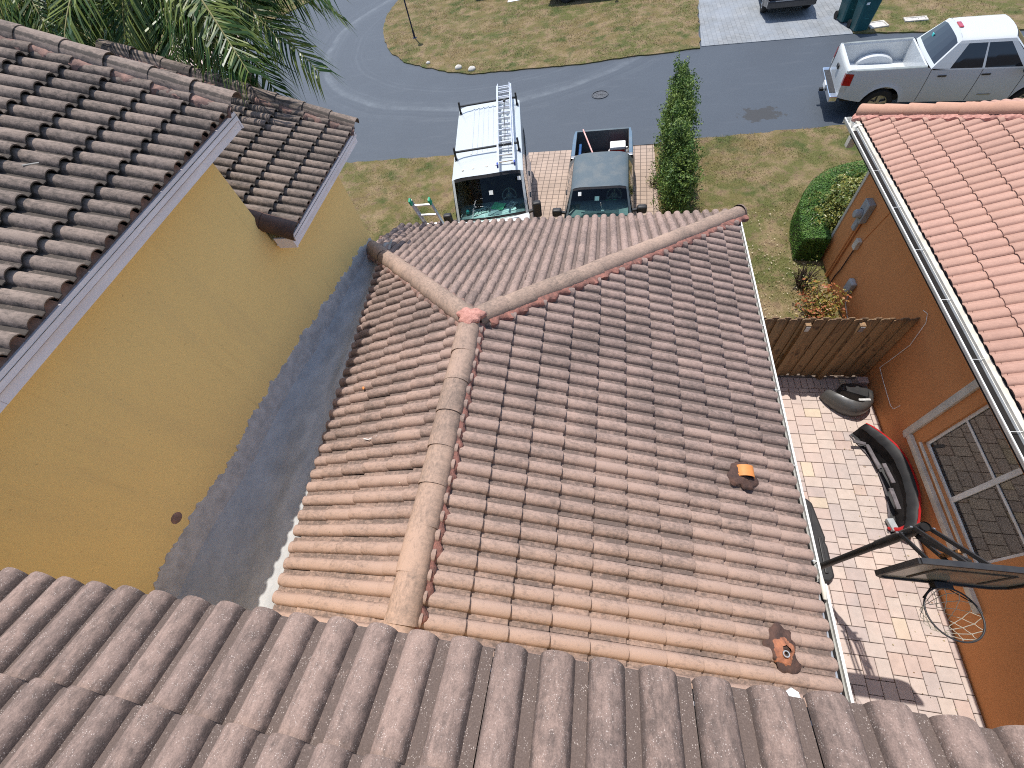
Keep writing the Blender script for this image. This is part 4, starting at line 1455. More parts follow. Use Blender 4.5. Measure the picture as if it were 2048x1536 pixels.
# ================================================================== CAR PARTS ON THE PATIO
def arc_shell(name, pts, sec, mats, label, cat, n=40):
    """a bumper-like shell: section (out, z) swept along a smooth curve"""
    P = [Vector((*p, 0)) for p in pts]
    cur = []
    k = len(P)
    for i in range(n + 1):
        t = i / n * (k - 1)
        j = min(int(t), k - 2)
        u = t - j
        p0, p1, p2, p3 = P[max(j - 1, 0)], P[j], P[j + 1], P[min(j + 2, k - 1)]
        cur.append(0.5 * ((2 * p1) + (p2 - p0) * u + (2 * p0 - 5 * p1 + 4 * p2 - p3) * u * u + (3 * p1 - p0 - 3 * p2 + p3) * u ** 3))
    root = world_root(empty(name, tuple(cur[n // 2]), 0, label, cat))
    nor = []
    for i in range(n + 1):
        d = (cur[min(i + 1, n)] - cur[max(i - 1, 0)]).normalized()
        nor.append(Vector((d.y, -d.x, 0)))
    for nm, (a, b), mat, jag in mats:
        rows = []
        for q in range(a, b + 1):
            o, z = sec[q]
            rows.append([cur[i] + nor[i] * (o * (0.75 + 0.25 * math.sin(math.pi * i / n)) + jag * random.uniform(-1, 1)) + Vector((0, 0, z * (0.72 + 0.28 * math.sin(math.pi * i / n)) + jag * random.uniform(-1, 1))) for i in range(n + 1)])
        MB().grid(rows).build(nm, mat, root, 45)
    return root


MAT['bump_grey'] = paint('charcoal_bumper', C(0.055, 0.055, 0.055), 0.45, 0, 0.2, 0.2)
MAT['bump_red'] = paint('red_bumper_paint', C(0.38, 0.010, 0.014), 0.45, 0, 0.1, 0.1)
MAT['black2'] = M('bare_black_plastic', C(0.010, 0.010, 0.011), C(0.016, 0.015, 0.016), 8, 0.5, spec=0.18)
MAT['lip'] = M('scuffed_lip', C(0.16, 0.14, 0.15), C(0.08, 0.075, 0.08), 9, 0.7)
b1 = arc_shell('bumper_cover', [(4.84, 4.26), (4.98, 4.02), (5.14, 3.64), (5.17, 3.10), (5.08, 2.62), (4.98, 2.36)],
               [(0.15, 0.09), (0.10, 0.06), (0.04, 0.09), (0.02, 0.2), (-0.02, 0.32), (0.03, 0.42), (-0.05, 0.50), (-0.095, 0.515), (-0.14, 0.50), (-0.165, 0.40), (-0.17, 0.2)],
               [('lip', (0, 1), MAT['lip'], 0.004), ('inner_shell', (1, 7), MAT['black2'], 0.006), ('painted_skin', (7, 10), MAT['bump_red'], 0.002)],
               'black bumper cover with red painted edge leaning against the orange wall', 'bumper')
brk = MB()
for (p, q) in (((4.70, 4.0, 0.22), (4.92, 3.98, 0.16)), ((4.95, 3.98, 0.14), (5.02, 3.5, 0.16)), ((5.02, 3.55, 0.30), (5.07, 3.2, 0.30)), ((5.0, 3.1, 0.3), (5.03, 2.75, 0.28))):
    brk.beam(p, q, 0.06, 0.025)
brk.build('bracket', MAT['lip'], b1)
MB().beam((4.93, 2.62, 0.12), (4.96, 2.42, 0.14), 0.10, 0.06).build('fog_lamp_recess', MAT['grey_box'], b1)
MB().tube([(4.90, 2.47, 0.08), (5.0, 2.42, 0.2), (5.10, 2.48, 0.34), (5.16, 2.62, 0.38)], [0.03, 0.045, 0.04, 0.02], 8).build('torn_corner', MAT['bump_red'], b1, 60)

b2 = arc_shell('bumper_cover', [(5.27, 5.06), (5.18, 4.78), (4.95, 4.60), (4.70, 4.66), (4.50, 4.86), (4.42, 5.02)][::-1],
               [(0.00, 0.06), (0.03, 0.2), (0.01, 0.34), (-0.05, 0.42), (-0.12, 0.44), (-0.13, 0.40), (-0.16, 0.3)],
               [('painted_skin', (0, 4), MAT['bump_grey'], 0.002), ('inner_shell', (4, 6), MAT['black'], 0.008)],
               'charcoal grey curved bumper cover lying in the shade by the fence', 'bumper')
m = MB()
m.prism([(4.72, 5.05, 0.07), (5.22, 4.86, 0.07), (5.26, 5.05, 0.07), (4.98, 5.22, 0.07), (4.75, 5.2, 0.07)], (0, 0, 0.26))
m.build('foam_liner', MAT['black'], b2, None, 0.03)
MB().beam((4.90, 4.78, 0.41), (5.10, 4.80, 0.40), 0.045, 0.02).build('reflector', MAT['clear_lens'], b2)
tag(MB().box(5.10, 5.29, 5.28, 5.42, 0.048, 0.25).build('loose_block', M('pink_block', C(0.5, 0.4, 0.36), C(0.4, 0.32, 0.3), 6, 0.9), None, None, 0.008), 'loose pink paving block standing in the corner of the fence', 'block')

# ================================================================== VEHICLES
def make_wheel(root, s, y, zc, r, w, side):
    m = MB()
    prof = [(r * 0.62, -w / 2), (r * 0.90, -w / 2), (r * 0.975, -w * 0.38), (r, -w * 0.2), (r, w * 0.2), (r * 0.975, w * 0.38), (r * 0.90, w / 2), (r * 0.62, w / 2)]
    m.lathe(prof, 30, (s, y, zc), (1, 0, 0), (0, 0, 1), (0, 1, 0))
    t = m.build('wheel', MAT['rubber'], root, 40)
    rm = MB()
    yo = y + side * w * 0.40
    rm.lathe([(0.03, 0.0), (0.045, 0.0), (r * 0.16, 0.01)], 20, (s, yo, zc), (1, 0, 0), (0, 0, 1), (0, side, 0))
    for k in range(5):
        a = 2 * math.pi * k / 5 + 0.3
        d = Vector((math.cos(a), 0, math.sin(a)))
        rm.beam(Vector((s, yo, zc)) + d * r * 0.1, Vector((s, yo + side * 0.006, zc)) + d * r * 0.60, r * 0.2, 0.02, (0, 1, 0))
    rm.ring((s, yo, zc), r * 0.61, r * 0.045, 28, 6, (1, 0, 0), (0, 0, 1))
    rm.lathe([(0.0, -0.06), (r * 0.6, -0.06)], 20, (s, yo, zc), (1, 0, 0), (0, 0, 1), (0, side, 0))
    rm.build('rim', MAT['rim'], t, 40)


def lerp_tab(tab, x):
    return float(np.interp(x, [a for a, b in tab], [b for a, b in tab]))


def vehicle(P):
    """s runs from the rear (0) to the front (L); y to the vehicle's left"""
    root = empty(P['name'], P['loc'], P['yaw'], P['label'], P['cat'])
    L, W = P['L'], P['W']
    pm = P['paint']
    hw = W / 2
    belt = lambda s: lerp_tab(P['belt'], s)
    plan = lambda s: lerp_tab(P['plan'], s)                      # half width factor
    arches = P['arches']

    def ys(s, z):
        f = hw * plan(s)
        zt = belt(s)
        f -= 0.055 * max(0.0, (z - 0.72) / max(0.2, zt - 0.72)) ** 2
        f -= 0.05 * max(0.0, (0.62 - z) / 0.4) ** 1.5
        for sa, ra in arches:
            d = math.hypot(s - sa, z - P['zc'])
            f += 0.028 * max(0.0, 1 - abs(d - ra) / 0.10)
        return f

    def zbot(s):
        z = lerp_tab(P['sill'], s)
        for sa, ra in arches:
            if abs(s - sa) < ra:
                z = max(z, P['zc'] + math.sqrt(ra * ra - (s - sa) ** 2))
        return z

    ss = sorted(set([round(L * i / 44, 4) for i in range(45)] + [round(sa + ra * math.sin(math.radians(a)), 4) for sa, ra in arches for a in range(-90, 91, 15)]))
    for side in (1, -1):
        rows = []
        NR = 9
        for j in range(NR + 1):
            t = j / NR
            row = []
            for s in ss:
                z = zbot(s) + (belt(s) - zbot(s)) * t
                row.append((s, side * ys(s, z), z))
            rows.append(row)
        sp = MB().grid(rows)
        # inner wheel housing edge
        sp.grid([[(s, side * ys(s, zbot(s)), zbot(s)) for s in ss], [(s, side * (ys(s, zbot(s)) - 0.12), zbot(s)) for s in ss]])
        sp.build('side_panel', pm, root, 35)
    # dark floor pan and wheel wells
    MB().box(0.15, L - 0.15, -hw * 0.84, hw * 0.84, P['sill'][len(P['sill']) // 2][1] + 0.02, P.get('floor_top', 0.62)).build('underbody', MAT['interior'], root)
    sA0, sA1, sC1, sC0 = P['gh']
    zr, wr = P['zr'], P['wr']
    # bonnet
    rows = []
    for i in range(13):
        s = sA0 - 0.12 + (L - P['nose'] - sA0 + 0.12) * i / 12
        z0 = belt(s)
        rows.append([(s, ys(s, z0) * u, z0 + P['crown'] * (1 - abs(u) ** 2.4)) for u in (-1, -.96, -.85, -.6, -.3, 0, .3, .6, .85, .96, 1)])
    MB().grid(rows).build('bonnet', pm, root, 40)
    # front end
    rows = []
    zf = belt(L - P['nose'])
    for k, (t, ds) in enumerate(((0, 0), (0.06, 0.6), (0.25, 0.95), (0.5, 1.0), (0.75, 1.0), (1.0, 0.8))):
        z = zf + (0.30 - zf) * t
        rows.append([(L - P['nose'] + P['nose'] * ds * (1 - 0.35 * abs(u) ** 3), ys(L - P['nose'], z) * u, z + (P['crown'] * (1 - abs(u) ** 2.4) if k == 0 else 0)) for u in (-1, -.9, -.7, -.35, 0, .35, .7, .9, 1)])
    MB().grid(rows).build('front_panel', pm, root, 40)
    MB().box(L - 0.10, L + 0.06, -hw * 0.9, hw * 0.9, 0.36, 0.60).build('front_bumper', P.get('bump', MAT['black']), root, None, 0.04)
    MB().box(L - P['nose'] * 0.3, L + 0.008, -hw * 0.5, hw * 0.5, 0.66, 0.86).build('grille', MAT['black'], root, None, 0.02)
    for sd in (1, -1):
        MB().box(L - P['nose'] - 0.05, L - 0.012, sd * hw * 0.72 - 0.14, sd * hw * 0.72 + 0.14, 0.68, 0.88).build('headlight', MAT['clear_lens'], root, None, 0.03)
    # greenhouse
    zb_ = belt(sA0)
    lat = [-1, -0.93, -0.6, -0.2, 0.2, 0.6, 0.93, 1]
    rz = lambda u: zr - 0.075 * abs(u) ** 6 - 0.02 * abs(u) ** 2
    bow = P.get('bow', 0.08)
    wb0 = ys(sA0, zb_)
    fr_rows = []
    for t in (0, 0.06, 0.5, 0.93, 1):
        row = []
        for u in lat:
            a = Vector((sA0 + bow * (1 - u * u), wb0 * u * 0.97, zb_ + P['crown'] * (1 - abs(u) ** 2.4)))
            b = Vector((sA1 + bow * 0.6 * (1 - u * u), wr * u, rz(u)))
            q = a.lerp(b, t)
            q.x += 0.03 * math.sin(math.pi * t)
            row.append(q)
        fr_rows.append(row)
    gl, fm, fd = MB(), (MB(), MB()), (MB(), MB())
    for i in range(4):
        for j in range(7):
            q = [fr_rows[i][j], fr_rows[i][j + 1], fr_rows[i + 1][j + 1], fr_rows[i + 1][j]]
            if j in (0, 6):
                fm[j // 6].add(q, [(0, 1, 2, 3)])
            elif i in (0, 3):
                fd[i // 3].add(q, [(0, 1, 2, 3)])
            else:
                gl.add(q, [(0, 1, 2, 3)])
    for b_ in fm:
        b_.build('windscreen_pillar', pm, root, 60)
    for b_ in fd:
        b_.build('windscreen_border', MAT['black'], root, 60)
    gl.build('windscreen', P.get('ws', MAT['tint']), root, 60)
    # roof
    rows = []
    for i in range(15):
        t = i / 14
        s = sC1 + (sA1 - sC1) * t
        drop = 0.05 * max(0, (0.12 - t) / 0.12) ** 2 + 0.03 * max(0, (t - 0.9) / 0.1) ** 2
        rows.append([(s + bow * 0.6 * (1 - u * u) * (t > 0.5) * (t - 0.5) * 2, wr * u, rz(u) - drop * (0 if t in (0, 1) else 1)) for u in (-1, -.985, -.95, -.88, -.7, -.4, 0, .4, .7, .88, .95, .985, 1)])
    MB().grid(rows).build('roof', P.get('roof_paint', pm), root, 40)
    # cab sides with windows
    for side in (1, -1):
        br = sorted(set([sC0, sA0] + [x for w in P['win'] for x in w]))
        mp = lambda s: sC1 + (sA1 - sC1) * (s - sC0) / (sA0 - sC0)
        bd, gw_ = MB(), []
        for a, b in zip(br[:-1], br[1:]):
            iswin = any(abs(a - w[0]) < 1e-6 and abs(b - w[1]) < 1e-6 for w in P['win'])
            zs = [0, 0.05, 0.90, 1]
            for k in range(3):
                def pt(s, t):
                    za = belt(s)
                    lo = Vector((s, side * ys(s, za), za))
                    hi = Vector((mp(s), side * wr, rz(1)))
                    v = lo.lerp(hi, t)
                    v.y += side * 0.015 * math.sin(math.pi * t)
                    return v
                q = [pt(a, zs[k]), pt(b, zs[k]), pt(b, zs[k + 1]), pt(a, zs[k + 1])]
                if iswin and k == 1:
                    gw_.append(q)
                else:
                    bd.add(q, [(0, 1, 2, 3)])
        bd.build('cab_side', pm, root, 60)
        for q in gw_:
            MB().add(q, [(0, 1, 2, 3)]).build('window', P.get('sw', MAT['tint']), root)
    # rear of the cab / tailgate glass
    zbC = belt(sC0)
    wbC = ys(sC0, zbC)
    g_, f_ = MB(), MB()
    for i, (t0, t1) in enumerate(((0, 0.12), (0.12, 0.86), (0.86, 1))):
        for j in range(len(lat) - 1):
            q = []
            for t, u in ((t0, lat[j]), (t0, lat[j + 1]), (t1, lat[j + 1]), (t1, lat[j])):
                a = Vector((sC0 - 0.04 * (1 - u * u), wbC * u, zbC))
                b = Vector((sC1 - 0.0 * (1 - u * u), wr * u, rz(u)))
                q.append(a.lerp(b, t))
            (g_ if i == 1 and 0 < j < len(lat) - 2 else f_).add(q, [(0, 1, 2, 3)])
    f_.build('rear_frame', pm, root, 60)
    g_.build('rear_window', MAT['tint'], root, 60)
    if not P.get('bed'):
        rows = []
        for t in (0, 0.1, 0.35, 0.6, 0.8, 1):
            z = zbC + (0.42 - zbC) * t
            rows.append([(sC0 - 0.04 * (1 - u * u) - P.get('tail', 0.06) * math.sin(math.pi * min(1, t * 1.1)) - (sC0) * 0.0, ys(max(0, sC0 - 0.02), z) * u, z) for u in (-1, -.9, -.6, -.2, .2, .6, .9, 1)])
        MB().grid(rows).build('tailgate', pm, root, 40)
        MB().box(-0.10, 0.08, -hw * 0.92, hw * 0.92, 0.40, 0.66).build('rear_bumper', P.get('bump', MAT['black']), root, None, 0.04)
    # wheels
    for sa, ra in arches:
        for sd in (1, -1):
            make_wheel(root, sa, sd * (hw - 0.16), P['zc'], P['wr_'], 0.25, sd)
    # mirrors
    if P.get('mirror'):
        ms, mz, mh, mw, mmat = P['mirror']
        for sd in (1, -1):
            yb = ys(ms, belt(ms)) - 0.02
            MB().beam((ms, sd * yb, mz), (ms - 0.02, sd * (yb + 0.14), mz + 0.02), 0.07, 0.05).build('mirror_arm', mmat, root)
            mm = MB()
            mm.box(ms - 0.09, ms + 0.07, sd * (yb + 0.22) - mw / 2, sd * (yb + 0.22) + mw / 2, mz - mh * 0.4, mz + mh * 0.6)
            mm.build('mirror', mmat, root, 40, 0.045, 3)
    # door seams and handles
    for s in P.get('seams', ()):
        for sd in (1, -1):
            rows = []
            for s2 in (s - 0.006, s + 0.006):
                rows.append([(s2 + (0.0), sd * (ys(s2, z) + 0.003), z) for z in (zbot(s) + 0.02 + (belt(s) - zbot(s) - 0.02) * k / 8 for k in range(9))])
            MB().grid(rows).build('door_seam', MAT['black'], root)
    for s, z in P.get('handles', ()):
        for sd in (1, -1):
            MB().box(s - 0.10, s + 0.10, sd * (ys(s, z) + 0.012) - 0.014, sd * (ys(s, z) + 0.012) + 0.014, z - 0.02, z + 0.02).build('door_handle', MAT['black'], root, None, 0.008)
    return root, ys, belt, zbot


def pickup_bed(root, P, ys, belt, s0, s1, zfloor, inner_mat, rail_mat, pm, liner=False):
    """open load bed from the tailgate s0 to the cab wall s1"""
    hw = P['W'] / 2
    for sd in (1, -1):
        rows = []
        N = 10
        S = [s0 + (s1 - s0) * i / N for i in range(N + 1)]
        wi = hw - 0.17
        rows.append([(s, sd * ys(s, belt(s)), belt(s)) for s in S])
        rows.append([(s, sd * (ys(s, belt(s)) - 0.012), belt(s) + 0.012) for s in S])
        rows.append([(s, sd * (wi + 0.01), belt(s) + 0.012) for s in S])
        MB().grid(rows).build('bed_rail', rail_mat, root, 30)
        rows = [[(s, sd * (wi + 0.01), belt(s) + 0.011) for s in S], [(s, sd * wi, belt(s) - 0.04) for s in S], [(s, sd * (wi + 0.03), belt(s) - 0.10) for s in S], [(s, sd * (wi + 0.03), zfloor) for s in S]]
        MB().grid(rows).build('bed_wall', inner_mat, root, 30)
        # wheel housing
        sa = P['arches'][0][0]
        m = MB()
        R = P['arches'][0][1] * 1.0
        a0 = [(sa + R * math.cos(math.radians(a)), 0.48 * R * math.sin(math.radians(a))) for a in range(0, 181, 15)]
        yb = sd * (wi + 0.02)
        m.grid([[(a, yb, zfloor + b) for a, b in a0], [(a, yb - sd * 0.16, zfloor + b * 0.98) for a, b in a0], [(sa + (a - sa) * 0.93, yb - sd * 0.19, zfloor + b * 0.9) for a, b in a0], [(sa, yb - sd * 0.19, zfloor) for a, b in a0]])
        m.build('wheel_housing', inner_mat, root, 40)
    wi = hw - 0.14
    fl = MB()
    k = 22
    rows = []
    for i in range(k * 2 + 1):
        y = -wi + 2 * wi * i / (2 * k)
        z = zfloor + (0.012 if i % 4 in (1, 2) else 0.0)
        rows.append([(s0 + 0.03, y, z), (s1, y, z)])
    fl.grid(rows)
    fl.build('bed_floor', inner_mat, root)
    MB().box(s1 - 0.03, s1 + 0.02, -wi, wi, zfloor, belt(s1) + 0.008).build('bed_front', inner_mat if liner else pm, root, None, 0.006)
    # tailgate
    rows_o = []
    for t in (0, 0.04, 0.12, 0.5, 0.9, 1):
        z = belt(s0) + 0.012 + (0.58 - belt(s0)) * t
        ds = 0.02 if t == 0 else (0.0 if t < 0.1 else -0.015)
        rows_o.append([(s0 - 0.02 + ds - 0.03 * (1 - abs(u) ** 3), (hw - 0.10) * u, z) for u in (-1, -.8, -.4, 0, .4, .8, 1)])
    rows_o.insert(0, [(s0 + 0.05, (hw - 0.10) * u, belt(s0) + 0.012) for u in (-1, -.8, -.4, 0, .4, .8, 1)])
    rows_o.insert(0, [(s0 + 0.05, (hw - 0.10) * u, zfloor) for u in (-1, -.8, -.4, 0, .4, .8, 1)])
    MB().grid(rows_o).build('tailgate', pm, root, 40)
    return root


# ---- white pickup parked along the street
PT = dict(name='pickup_truck', label='white pickup truck with empty open bed parked along the street', cat='pickup truck', loc=(7.02, 16.34, 0.0), yaw=math.radians(-7),
          L=5.75, W=2.03, paint=MAT['p_white2'], belt=[(0, 1.30), (1.95, 1.33), (2.1, 1.25), (4.2, 1.22), (5.3, 1.14), (5.75, 1.05)],
          plan=[(0, 0.93), (0.25, 0.985), (0.6, 1.0), (4.6, 1.0), (5.3, 0.96), (5.75, 0.86)], sill=[(0, 0.62), (0.5, 0.52), (2, 0.46), (4, 0.44), (5.2, 0.40), (5.75, 0.42)],
          arches=[(1.12, 0.50), (4.72, 0.50)], zc=0.40, wr_=0.40, gh=(4.35, 3.62, 2.45, 2.02), zr=1.93, wr=0.72, nose=0.22, crown=0.05, bow=0.10,
          win=[(2.45, 3.20), (3.26, 4.12)], bed=True, mirror=(4.15, 1.28, 0.24, 0.20, MAT['black']), seams=(2.04, 3.23, 4.22), handles=((3.36, 1.12), (2.36, 1.12)), bump=MAT['chrome'])
tr, ysT, beltT, zbT = vehicle(PT)
pickup_bed(tr, PT, ysT, beltT, 0.05, 1.92, 0.78, MAT['p_white2'], MAT['interior_g'], MAT['p_white2'])
hwT = PT['W'] / 2
MB().box(-0.20, 0.03, -hwT * 0.95, hwT * 0.95, 0.48, 0.66).build('rear_bumper', MAT['chrome'], tr, None, 0.04, 3)
MB().box(-0.185, -0.02, -hwT * 0.72, hwT * 0.72, 0.655, 0.668).build('bumper_step', MAT['black'], tr)
MB().box(-0.215, -0.195, -0.16, 0.16, 0.50, 0.63).build('number_plate', MAT['white_plastic'], tr)
MB().box(-0.30, -0.18, -0.05, 0.05, 0.40, 0.47).build('tow_hitch', MAT['black'], tr)
MB().box(-0.062, -0.03, -0.11, 0.11, 1.02, 1.12).build('tailgate_handle', MAT['black'], tr, None, 0.01)
for sd in (1, -1):
    lm = MB()
    lm.grid([[(s, sd * (ysT(max(0, s), z) + 0.006), z) for s in (-0.005, 0.06, 0.13, 0.20)] for z in (0.94, 1.05, 1.16, 1.23)])
    lm.grid([[(-0.012, sd * (ysT(0, z) + 0.006) - sd * w, z) for w in (0, 0.05, 0.09)] for z in (0.94, 1.05, 1.16, 1.23)])
    lm.build('tail_light', MAT['red_lens'], tr, 50)
    lm = MB()
    lm.grid([[(s, sd * (ysT(max(0, s), z) + 0.006), z) for s in (-0.005, 0.05, 0.10, 0.14)] for z in (0.78, 0.86, 0.938)])
    lm.grid([[(-0.012, sd * (ysT(0, z) + 0.006) - sd * w, z) for w in (0, 0.05, 0.09)] for z in (0.78, 0.86, 0.938)])
    lm.build('reversing_light', MAT['clear_lens'], tr, 50)
    MB().box(3.45, 3.75, sd * (ysT(3.5, 0.62) + 0.004) - 0.006, sd * (ysT(3.5, 0.62) + 0.004) + 0.006, 0.61, 0.64).build('door_badge', MAT['steel'], tr)
MB().box(2.46, 2.56, -0.17, 0.17, 1.925, 1.952).build('third_brake_light', MAT['red_lens'], tr, None, 0.01)
for y in (-0.35, -0.22):
    MB().box(1.72, 1.76, y - 0.012, y + 0.012, 0.79, 0.95).build('tie_down', MAT['black'], tr)
MB().box(2.17, 2.19, 0.38, 0.50, 1.50, 1.60).build('window_sticker', MAT['teal'], tr)

# ---- green pickup on the driveway, facing the garage
PD = dict(name='pickup_truck', label='faded dark green pickup truck facing the garage on the driveway', cat='pickup truck', loc=(-0.05, 13.55, 0.0), yaw=math.radians(-90.5),
          L=5.5, W=1.84, paint=MAT['p_teal'], belt=[(0, 1.22), (1.45, 1.24), (1.6, 1.20), (3.9, 1.12), (5.1, 1.02), (5.5, 0.92)],
          plan=[(0, 0.95), (0.3, 0.99), (0.6, 1.0), (4.3, 1.0), (5.0, 0.95), (5.5, 0.80)], sill=[(0, 0.56), (0.5, 0.48), (2, 0.40), (4, 0.38), (5, 0.36), (5.5, 0.4)],
          arches=[(1.0, 0.44), (4.55, 0.44)], zc=0.36, wr_=0.36, gh=(4.02, 3.58, 2.12, 1.62), zr=1.74, wr=0.70, nose=0.22, crown=0.05, bow=0.10,
          win=[(1.95, 2.55), (2.62, 3.8)], bed=True, mirror=(3.86, 1.18, 0.20, 0.24, MAT['black']), seams=(1.56, 2.58, 3.92), handles=((2.75, 1.02),), ws=MAT['glass'])
dk, ysD, beltD, zbD = vehicle(PD)
MAT['liner'] = M('worn_bed_liner', C(0.05, 0.04, 0.035), C(0.10, 0.08, 0.065), 5, 0.8, 0.2, 40, stretch=(0.5, 6, 1))
pickup_bed(dk, PD, ysD, beltD, 0.05, 1.38, 0.62, MAT['liner'], paint('blue_bed_rail', C(0.10, 0.16, 0.22), 0.4, 0.2, 0.25, 0.2), MAT['p_teal'], True)
MB().box(1.36, 1.50, -0.86, 0.86, 1.225, 1.245).build('bed_cap', MAT['steel'], dk, None, 0.008)
MB().box(-0.16, 0.02, -0.85, 0.85, 0.42, 0.58).build('rear_bumper', MAT['chrome'], dk, None, 0.03)
# faded patches on the roof are flat lacquer loss: thin irregular flakes
MAT['faded'] = M('peeled_lacquer', C(0.26, 0.29, 0.30), C(0.16, 0.19, 0.20), 8, 0.8)


def cabin(root, zd, s0, s1, hw, zf, gmat, seat_mat, wheel_y):
    """dashboard, seats and steering wheel behind a windscreen"""
    m = MB()
    rows = []
    for u in (-1, -.7, -.35, 0, .35, .7, 1):
        rows.append([(s1 + 0.10 - 0.06 * abs(u), u * hw, zd - 0.06), (s1 - 0.15, u * hw, zd + 0.03), (s1 - 0.50, u * hw, zd + 0.075), (s1 - 0.68, u * hw, zd + 0.03), (s1 - 0.74, u * hw, zd - 0.4)])
    m.grid(rows)
    m.build('dashboard', gmat, root, 50)
    MB().box(s0, s1 - 0.55, -hw, hw, zf, zf + 0.05).build('cab_floor', MAT['interior'], root)
    MB().box(s0, s0 + 0.05, -hw, hw, zf, zd + 0.25).build('cab_wall', MAT['interior'], root)
    for y in (-0.40, 0.40):
        MB().box(s1 - 1.35, s1 - 0.85, y - 0.26, y + 0.26, zf + 0.1, zf + 0.36).build('seat', seat_mat, root, 40, 0.06, 3)
        MB().box(s1 - 1.55, s1 - 1.35, y - 0.26, y + 0.26, zf + 0.2, zd + 0.12).build('seat_back', seat_mat, root, 40, 0.07, 3)
        MB().box(s1 - 1.60, s1 - 1.48, y - 0.13, y + 0.13, zd + 0.14, zd + 0.36).build('head_rest', seat_mat, root, 40, 0.05, 3)
    w = MB()
    c = Vector((s1 - 0.80, wheel_y, zd + 0.06))
    ax, ay = Vector((0, 1, 0)), Vector((-0.55, 0, 0.83)).normalized()
    w.ring(c, 0.185, 0.017, 28, 8, ax, ay)
    w.lathe([(0.0, 0.05), (0.06, 0.045), (0.09, 0.02), (0.095, 0.0)], 18, c, ax, ay, ax.cross(ay))
    for a in (90, 200, 340):
        d = ax * math.cos(math.radians(a)) + ay * math.sin(math.radians(a))
        w.beam(c, c + d * 0.18, 0.04, 0.02, ax.cross(ay))
    w.build('steering_wheel', MAT['interior_g'], root, 50)


cabin(dk, 1.14, 2.2, 4.05, 0.74, 0.5, MAT['interior_g'], MAT['interior'], 0.38)
MB().box(3.93, 3.935, -0.04, 0.04, 1.50, 1.58)
for (y, t, w, h) in ((-0.05, 0.62, 0.055, 0.05), (-0.52, 0.80, 0.04, 0.045)):
    a = Vector((4.02, y, 1.17)).lerp(Vector((3.6, y * 0.9, 1.70)), t)
    MB().obox(a + Vector((0.055, 0, 0.03)), (0, 1, 0), Vector((-0.42, 0, 0.53)).normalized(), Vector((0.53, 0, 0.42)).normalized(), w, h, 0.002).build('windscreen_sticker', MAT['paper'], dk)
MB().tube([(3.95, 0.05, 1.50), (3.93, 0.07, 1.35), (3.9, 0.1, 1.27)], 0.005, 5).build('mirror_cord', MAT['paper'], dk)
MB().box(3.86, 3.91, 0.06, 0.14, 1.17, 1.23).build('hanging_tag', MAT['paper'], dk)
MB().obox((3.45, 0.3, 1.16), (1, 0, 0), (0, 1, 0), (0, 0, 1), 0.08, 0.16, 0.02).build('green_cloth', MAT['green_paper'], dk, 50, 0.015)

# things in its bed
cool = empty('cooler', (0.40, 12.92, 0.632), 0, 'red cooler with white lid in the bed of the green pickup', 'cooler')
MB().box(-0.21, 0.21, -0.16, 0.16, 0, 0.36).build('body', MAT['red'], cool, 40, 0.03)
MB().box(-0.225, 0.225, -0.175, 0.175, 0.362, 0.46).build('lid', MAT['white_plastic'], cool, 40, 0.03)
MB().tube([(-0.235, 0, 0.3), (-0.25, -0.1, 0.24), (-0.25, 0.1, 0.24), (-0.235, 0.02, 0.3)], 0.012, 6).build('handle', MAT['white_plastic'], cool)
jug = empty('jug', (0.66, 12.90, 0.632), 0, 'translucent white plastic jug beside the red cooler', 'jug')
MB().lathe([(0.0, 0), (0.085, 0), (0.095, 0.03), (0.095, 0.22), (0.06, 0.29), (0.03, 0.33), (0.03, 0.36), (0, 0.36)], 20).build('body', MAT['white_plastic'], jug, 50)
MB().tube([(0.09, 0, 0.2), (0.11, 0, 0.26), (0.05, 0, 0.31)], 0.012, 6).build('handle', MAT['white_plastic'], jug)
rake = empty('broom', (-0.45, 12.9, 0.8), 0, 'pink handled broom slanting across the green pickup bed', 'broom')
MB().tube([(0.20, -0.55, 0.22), (-0.18, 0.50, 0.52)], 0.022, 8).build('handle', M('pink_handle', C(0.62, 0.30, 0.27), C(0.75, 0.5, 0.45), 8, 0.5, stretch=(1, 1, 3)), rake)
MB().box(0.12, 0.36, -0.62, -0.52, 0.10, 0.24).build('head', MAT['white_plastic'], rake, None, 0.015)
tag(MB().box(-0.74, -0.66, 12.5, 13.2, 0.64, 1.02).build('storage_box', M('blue_plastic', C(0.02, 0.06, 0.18), C(0.03, 0.10, 0.25), 6, 0.4), None, None, 0.02), 'blue storage box along the side of the green pickup bed', 'box')

# ---- white van on the driveway
PV = dict(name='cargo_van', label='white cargo van with roof rack facing the garage on the driveway', cat='van', loc=(-3.40, 13.55, 0.0), yaw=math.radians(-90 + 8.4),
          L=5.35, W=2.04, paint=MAT['p_white'], belt=[(0, 1.42), (3.0, 1.42), (4.1, 1.40), (4.35, 1.35), (5.0, 1.15), (5.35, 0.98)],
          plan=[(0, 0.95), (0.2, 0.98), (0.6, 1.0), (4.2, 1.0), (4.9, 0.94), (5.35, 0.78)], sill=[(0, 0.50), (0.5, 0.45), (2, 0.40), (4, 0.36), (5, 0.36), (5.35, 0.4)],
          arches=[(1.0, 0.42), (4.45, 0.42)], zc=0.35, wr_=0.35, gh=(4.22, 3.68, 0.06, 0.0), zr=2.30, wr=0.91, nose=0.22, crown=0.06, bow=0.14,
          win=[(3.05, 4.12)], mirror=(4.22, 1.40, 0.42, 0.22, MAT['black']), seams=(2.0, 2.98, 4.2), handles=((3.12, 1.15), (2.1, 1.15)), ws=MAT['glass'])
vn, ysV, beltV, zbV = vehicle(PV)
